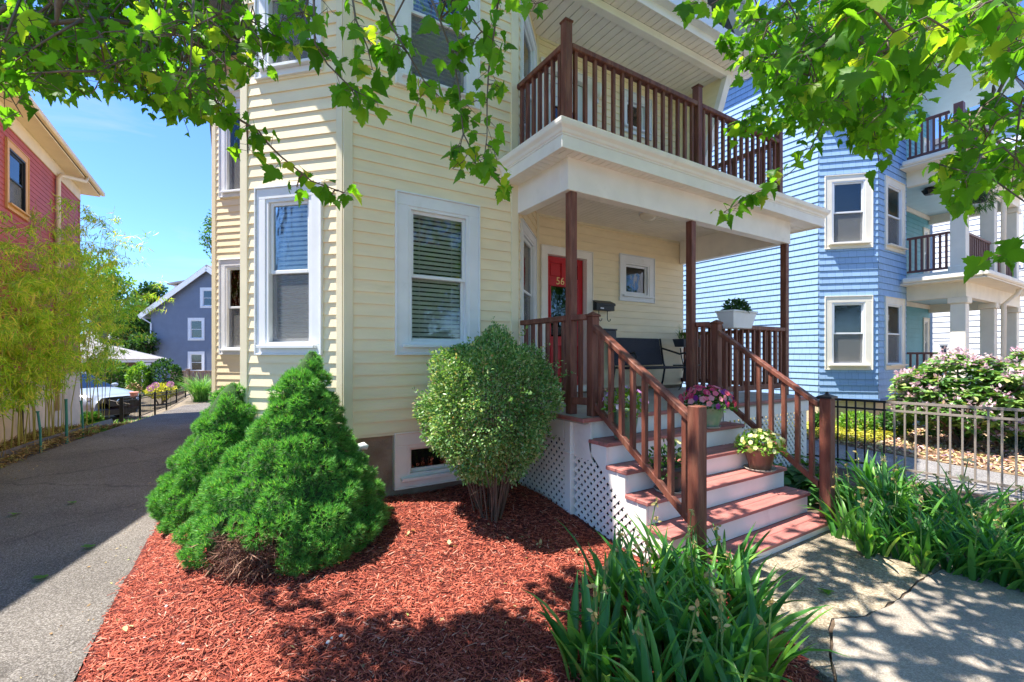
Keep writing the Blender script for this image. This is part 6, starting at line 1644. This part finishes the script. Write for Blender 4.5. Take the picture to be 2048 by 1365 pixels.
def pot(label, loc, prof, mt, rim, fol, nf, lm, flm, nfl, r, h, seed, dome=1.0, ls=(.03, .055), fls=(.045, .06), saucer=.0, cat='flower pot'):
    rng = np.random.default_rng(seed); root = thing('flower_pot', label, cat, loc, world=False)
    k = MB(); inner = [(max(.0, prof[-1][0] - .02), prof[-1][1]), (max(0, prof[-1][0] - .03), prof[-1][1] - .04), (0, prof[-1][1] - .04)]
    k.lathe([(0, prof[0][1])] + prof + inner, 28); k.build('pot', M[mt], root, smooth=True)
    if saucer:
        k = MB(); k.lathe([(0, 0), (saucer * .85, 0), (saucer, .025), (saucer - .012, .025), (saucer * .8, .012), (0, .012)], 26); k.build('saucer', M['saucer'], root, smooth=True)
    z0 = prof[-1][1]
    D = norm(rng.normal(0, 1, (nf, 3))); D[:, 2] = np.abs(D[:, 2]); S = rng.random((nf, 1)) ** .35
    P = D * S * np.array([r, r, h]) + np.array([0, 0, z0 - .03]); P[:, 2] -= .05 * (np.hypot(P[:, 0], P[:, 1]) / r) ** 3
    V, F = scatter(*OVAL, P, D + rng.normal(0, .6, P.shape), D + rng.normal(0, .5, P.shape) + np.array([0, 0, .5]), rng.uniform(*ls, nf)); arr_mesh('foliage', V, F, M[lm], root)
    D = norm(rng.normal(0, 1, (nfl, 3)) + np.array([0, 0, .35])); D[:, 2] = np.abs(D[:, 2]); P = D * np.array([r, r, h]) * 1.03 + np.array([0, 0, z0 - .02])
    Nn = norm(D + rng.normal(0, .25, D.shape)); T = np.cross(Nn, rng.normal(0, 1, D.shape)); S_ = rng.uniform(*fls, nfl)
    for i in range(nfl):
        V, F = scatter(*PET, P[i:i + 1], T[i:i + 1], Nn[i:i + 1], S_[i:i + 1]); arr_mesh('flower', V, F, petal_mat(flm), root)
    return root
def tzz(i): return Z_FL - RR * i
pot('pale green glazed pot of bright pink and purple petunias on the top step', (4.42, 3.07, tzz(1) + .001), [(.115, .0), (.125, .02), (.165, .14), (.175, .20), (.188, .215), (.192, .26), (.18, .27)], 'potgreen', .19, None, 480, 'leafmid', 'pink', 98, .28, .19, 401, saucer=.15, fls=(.055, .08))
pot('brown glazed pot of yellow petunias near the open end of the middle step', (4.66, 2.62, tzz(3) + .001), [(.10, .012), (.105, .03), (.135, .15), (.15, .19), (.158, .20), (.16, .24), (.15, .25)], 'potbrown', .16, None, 520, 'leaflime', 'lemon', 75, .23, .18, 402, saucer=.155)
pot('tall green glazed pot of pale mauve petunias on the top step behind railing balusters', (3.17, 3.07, tzz(1) + .001), [(.085, .0), (.095, .02), (.12, .15), (.13, .25), (.138, .27), (.138, .295), (.128, .30)], 'potgreen', .14, None, 420, 'leaflime', 'mauve', 34, .22, .2, 403)
pot('dark glazed pot with a sparse leafy plant on the middle step behind railing balusters', (3.26, 2.63, tzz(3) + .001), [(.085, .012), (.095, .03), (.12, .14), (.135, .19), (.145, .20), (.145, .225), (.135, .23)], 'potdark', .14, None, 260, 'leafmid', 'lemon', 6, .19, .24, 404, saucer=.13)
# planter box on the porch rail
px_ = thing('planter_box', 'white planter box with a leafy green plant straddling the porch railing', 'planter', (5.58, 3.44, 2.03), world=False)
k = MB(); a, b_ = .20, .26; c1, c2 = .085, .12
k.hexa([(-a, -c1, 0), (a, -c1, 0), (a, c1, 0), (-a, c1, 0)], [(-b_, -c2, .20), (b_, -c2, .20), (b_, c2, .20), (-b_, c2, .20)]); k.box(-b_ - .012, b_ + .012, -c2 - .012, c2 + .012, .2, .225); k.build('box', M['trim'], px_, bevel=.006)
rng = np.random.default_rng(410); D = norm(rng.normal(0, 1, (520, 3))); D[:, 2] = np.abs(D[:, 2]); P = D * rng.random((520, 1)) ** .4 * np.array([.23, .13, .16]) + np.array([0, 0, .21])
V, F = scatter(*OVAL, P, D + rng.normal(0, .6, P.shape), D + np.array([0, 0, .5]), rng.uniform(.03, .06, 520)); arr_mesh('foliage', V, F, M['leafdark'], px_)
# letter boxes on the wall
mbx = thing('mailbox', 'black wall mailbox with two curled newspaper hooks, beside the red door', 'mailbox', (4.98, 5.31, 2.38), world=False)
k = MB(); k.hexa([(-.19, -.10, 0), (.19, -.10, 0), (.19, .0, 0), (-.19, .0, 0)], [(-.19, -.10, .10), (.19, -.10, .10), (.19, 0, .15), (-.19, 0, .15)]); k.build('box', M['black'], mbx, bevel=.004)
k = MB(); k.hexa([(-.2, -.112, .075), (.2, -.112, .075), (.2, -.103, .075), (-.2, -.103, .075)], [(-.2, -.112, .108), (.2, -.112, .108), (.2, 0, .162), (-.2, 0, .162)]); k.build('lid', M['black'], mbx, bevel=.003)
for x in (-.1, .08):
    k = MB(); k.tube([(x, -.05, 0), (x, -.05, -.12), (x + .01, -.05, -.15), (x + .035, -.05, -.165), (x + .06, -.05, -.15), (x + .066, -.05, -.125)], .006, 6); k.build('hook', M['black'], mbx)
k = MB(); k.box(-.12, -.05, -.1125, -.1105, .02, .04); k.build('name_plate', M['trim'], mbx)
pb = thing('parcel_box', 'dark grey wall box mounted below the mailbox', 'box', (5.05, 5.31, 1.90), world=False)
M['dgrey'] = mat('dark_grey', (.06, .065, .08), .5, .1, 5)
k = MB(); k.box(-.13, .13, -.13, 0, 0, .17); k.build('box', M['dgrey'], pb, bevel=.006); k = MB(); k.box(-.14, .14, -.14, 0, .171, .195); k.build('lid', M['dgrey'], pb, bevel=.005)
# ceiling light
cl = thing('ceiling_light', 'round white glass light on the porch ceiling', 'lamp', (*on_y(1297, 430, 4.45).xy, ZC), world=False)
M['opal'] = mat('opal_glass', (.90, .84, .70), .25, .03, 4, spec=.6)
k = MB(); k.lathe([(.13, 0), (.135, -.02), (.12, -.03)], 24); k.build('rim', M['trim'], cl, smooth=True); k = MB(); k.lathe([(.125, -.028), (.115, -.07), (.08, -.105), (.03, -.12), (0, -.122)], 24); k.build('globe', M['opal'], cl, smooth=True)
wl2 = thing('wall_light', 'small oval wall light between door and window on the balcony', 'lamp', on_y(1191, 185, 5.30), world=False)
k = MB(); blob(k, (0, -.06, 0), .08, rp_, 10, 7, 1.5); k.build('globe', M['opal'], wl2, smooth=True); k = MB(); k.box(-.05, .05, -.02, .03, -.16, -.06); k.build('base', M['trim'], wl2)
# bench
bn = thing('bench', 'black woven bench standing against the porch wall', 'bench', (5.66, 5.02, Z_FL), world=False)
def grid_panel(mb, p, u, v, nu, nv, w=.006):
    p, u, v = Vector(p), Vector(u), Vector(v)
    for i in range(nu + 1): mb.bar(p + u * (i / nu), p + u * (i / nu) + v, w, w)
    for j in range(nv + 1): mb.bar(p + v * (j / nv), p + v * (j / nv) + u, w, w)
bw = .56
k = MB(); k.hexa([(-bw, .12, .42), (bw, .12, .42), (bw, .14, .42), (-bw, .14, .42)], [(-bw, .20, .86), (bw, .20, .86), (bw, .22, .86), (-bw, .22, .86)])
M['woven'] = mat('woven_black', (.028, .03, .042), .6, .3, 60, bump=1.0, bscale=90); k.build('backrest', M['woven'], bn, bevel=.012)
k = MB(); k.box(-bw, bw, -.34, .11, .37, .40); k.build('seat', M['woven'], bn, bevel=.01)
for sx in (-1, 1):
    k = MB(); x = sx * (bw + .02)
    k.tube([(x, .20, .86), (x, .13, .45), (x, .10, .38), (x, .14, .15), (x, .20, 0)], .016, 8); k.build('leg', M['black'], bn, smooth=True)
    k = MB(); k.tube([(x, -.30, .40), (x, -.31, .2), (x, -.36, 0)], .016, 8); k.build('leg', M['black'], bn, smooth=True)
    k = MB(); k.tube([(x, .17, .70), (x, .02, .66), (x, -.2, .60), (x, -.30, .62), (x, -.345, .56), (x, -.30, .47), (x, -.30, .40)], .016, 8); k.build('arm', M['black'], bn, smooth=True)
# plant stand with trough
ps = thing('plant_stand', 'black scrolled wire plant stand between the bench and the porch column', 'plant stand', (6.62, 4.95, Z_FL), world=False)
for sx in (-1, 1):
    k = MB(); k.tube([(sx * .2, 0, .70), (sx * .17, 0, .55), (sx * .10, 0, .35), (sx * .14, 0, .15), (sx * .2, 0, .03), (sx * .24, 0, .0)], .009, 6); k.build('leg', M['black'], ps)
    k = MB(); k.tube([(sx * .06 * math.cos(t * .7) + sx * .08, 0, .32 + .09 * math.sin(t * .7)) for t in range(8)], .006, 5); k.build('scroll', M['black'], ps)
k = MB(); k.box(-.26, .26, -.1, .1, .40, .42); k.build('shelf', M['black'], ps)
r_ = thing('trough_plant', 'dark trough of spiky grassy plants on the wire plant stand', 'plant', (6.62, 4.95, Z_FL + .72), world=False)
k = MB(); k.hexa([(-.22, -.09, 0), (.22, -.09, 0), (.22, .09, 0), (-.22, .09, 0)], [(-.26, -.11, .13), (.26, -.11, .13), (.26, .11, .13), (-.26, .11, .13)]); k.build('trough', M['dgrey'], r_)
rr_ = random.Random(6); V, F = blade_mesh([((rr_.uniform(-.2, .2), rr_.uniform(-.06, .06), .1), rr_.uniform(0, 6.28), rr_.uniform(.15, .38), .012, rr_.uniform(.1, .7), rr_.uniform(.2, 1)) for _ in range(60)])
me = bpy.data.meshes.new('blades'); me.from_pydata(V, [], F); finish('blades', me, M['leafmid'], r_)
# white vent pipe by the spruce
q = on_y(720, 905, 4.2); vp = thing('vent_pipe', 'short pale hooded pipe sticking up beside the tall spruce', 'pipe', (q.x, q.y, hz(q.x, q.y)), world=False)
zt_ = q.z - hz(q.x, q.y); k = MB(); k.tube([(0, 0, -.05), (0, 0, zt_ + .03)], .018, 10); k.build('pipe', M['saucer'], vp, smooth=True); k = MB(); k.tube([(-.05, 0, zt_), (-.02, 0, zt_ + .045), (.03, 0, zt_ + .055), (.065, -.02, zt_ + .04)], [.02, .032, .034, .02], 10); k.build('hood', M['trim'], vp, smooth=True)
M['dryleaf'] = islands('dry_leaf', [(0, (.42, .36, .16)), (1, (.56, .50, .26))], .8, .2)
# crumbs of leaf and twig on the mulch
ground_scatter('yard_litter', 'scattered dry leaf crumbs and twigs lying on the red mulch', lambda x, y: inmulch(x, y), (-.6, 2.8, 1.2, 4.4), 170, 431, 'litter', LEAF4, (.012, .04), .4, hfn=hz, zlift=.02)
ground_scatter('driveway_grit', 'crumbs of bark and leaf scattered along the driveway edges', lambda x, y: (x > -.95 + .3 * (y > 99) and x < -.68) or x < -2.4, (-2.95, -.66, 2.2, 10), 420, 432, 'litter', LEAF4, (.008, .03), .3, hfn=lambda x, y: .006, zlift=.008)
# fallen leaves
for px, py, lb in ((147, 1006, 'small green fallen leaf alone on the shaded driveway'), (178, 1095, 'curled green fallen leaf on the driveway near the shadow edge'), (84, 1157, 'green fallen leaf lying nearest the camera on the driveway'), (30, 1027, 'tiny fallen leaf on the driveway nearest the red house'), (1650, 1180, 'green fallen leaf on the worn walk before the steps')):
    q = on_ground(px, py, .02); V, F = scatter(*MAPLE_S, np.array([[0, 0, .012]]), np.array([[math.cos(px), math.sin(px), .12]]), np.array([[.2, .1, 1.]]), np.array([.085])); o = arr_mesh('fallen_leaf', V, F, M['mapleleaf']); o.location = (q.x, q.y, .012); tag(o, lb, 'leaf')
for px, py, lb in ((1080, 1100, 'pale yellow crumpled leaf on the mulch before the lattice'), (900, 1112, 'dry yellowish leaf on the sunlit mulch between spruce and round shrub'), (1158, 1103, 'dry pale leaf on the mulch near the porch steps'), (820, 1099, 'small dry leaf at the edge of the spruce shadow'), (252, 1250, 'yellow fallen leaf on the mulch near the driveway edge')):
    q = on_ground(px, py, .08); rg = np.random.default_rng(px); n_ = 3; V, F = scatter(*OVAL, rg.normal(0, .015, (n_, 3)) + np.array([0, 0, .02]), rg.normal(0, 1, (n_, 3)) * np.array([1, 1, .3]), rg.normal(0, .4, (n_, 3)) + np.array([0, 0, 1]), rg.uniform(.04, .06, n_)); o = arr_mesh('dry_leaf', V, F, M['dryleaf']); o.location = (q.x, q.y, hz(q.x, q.y) + .01); tag(o, lb, 'leaf')
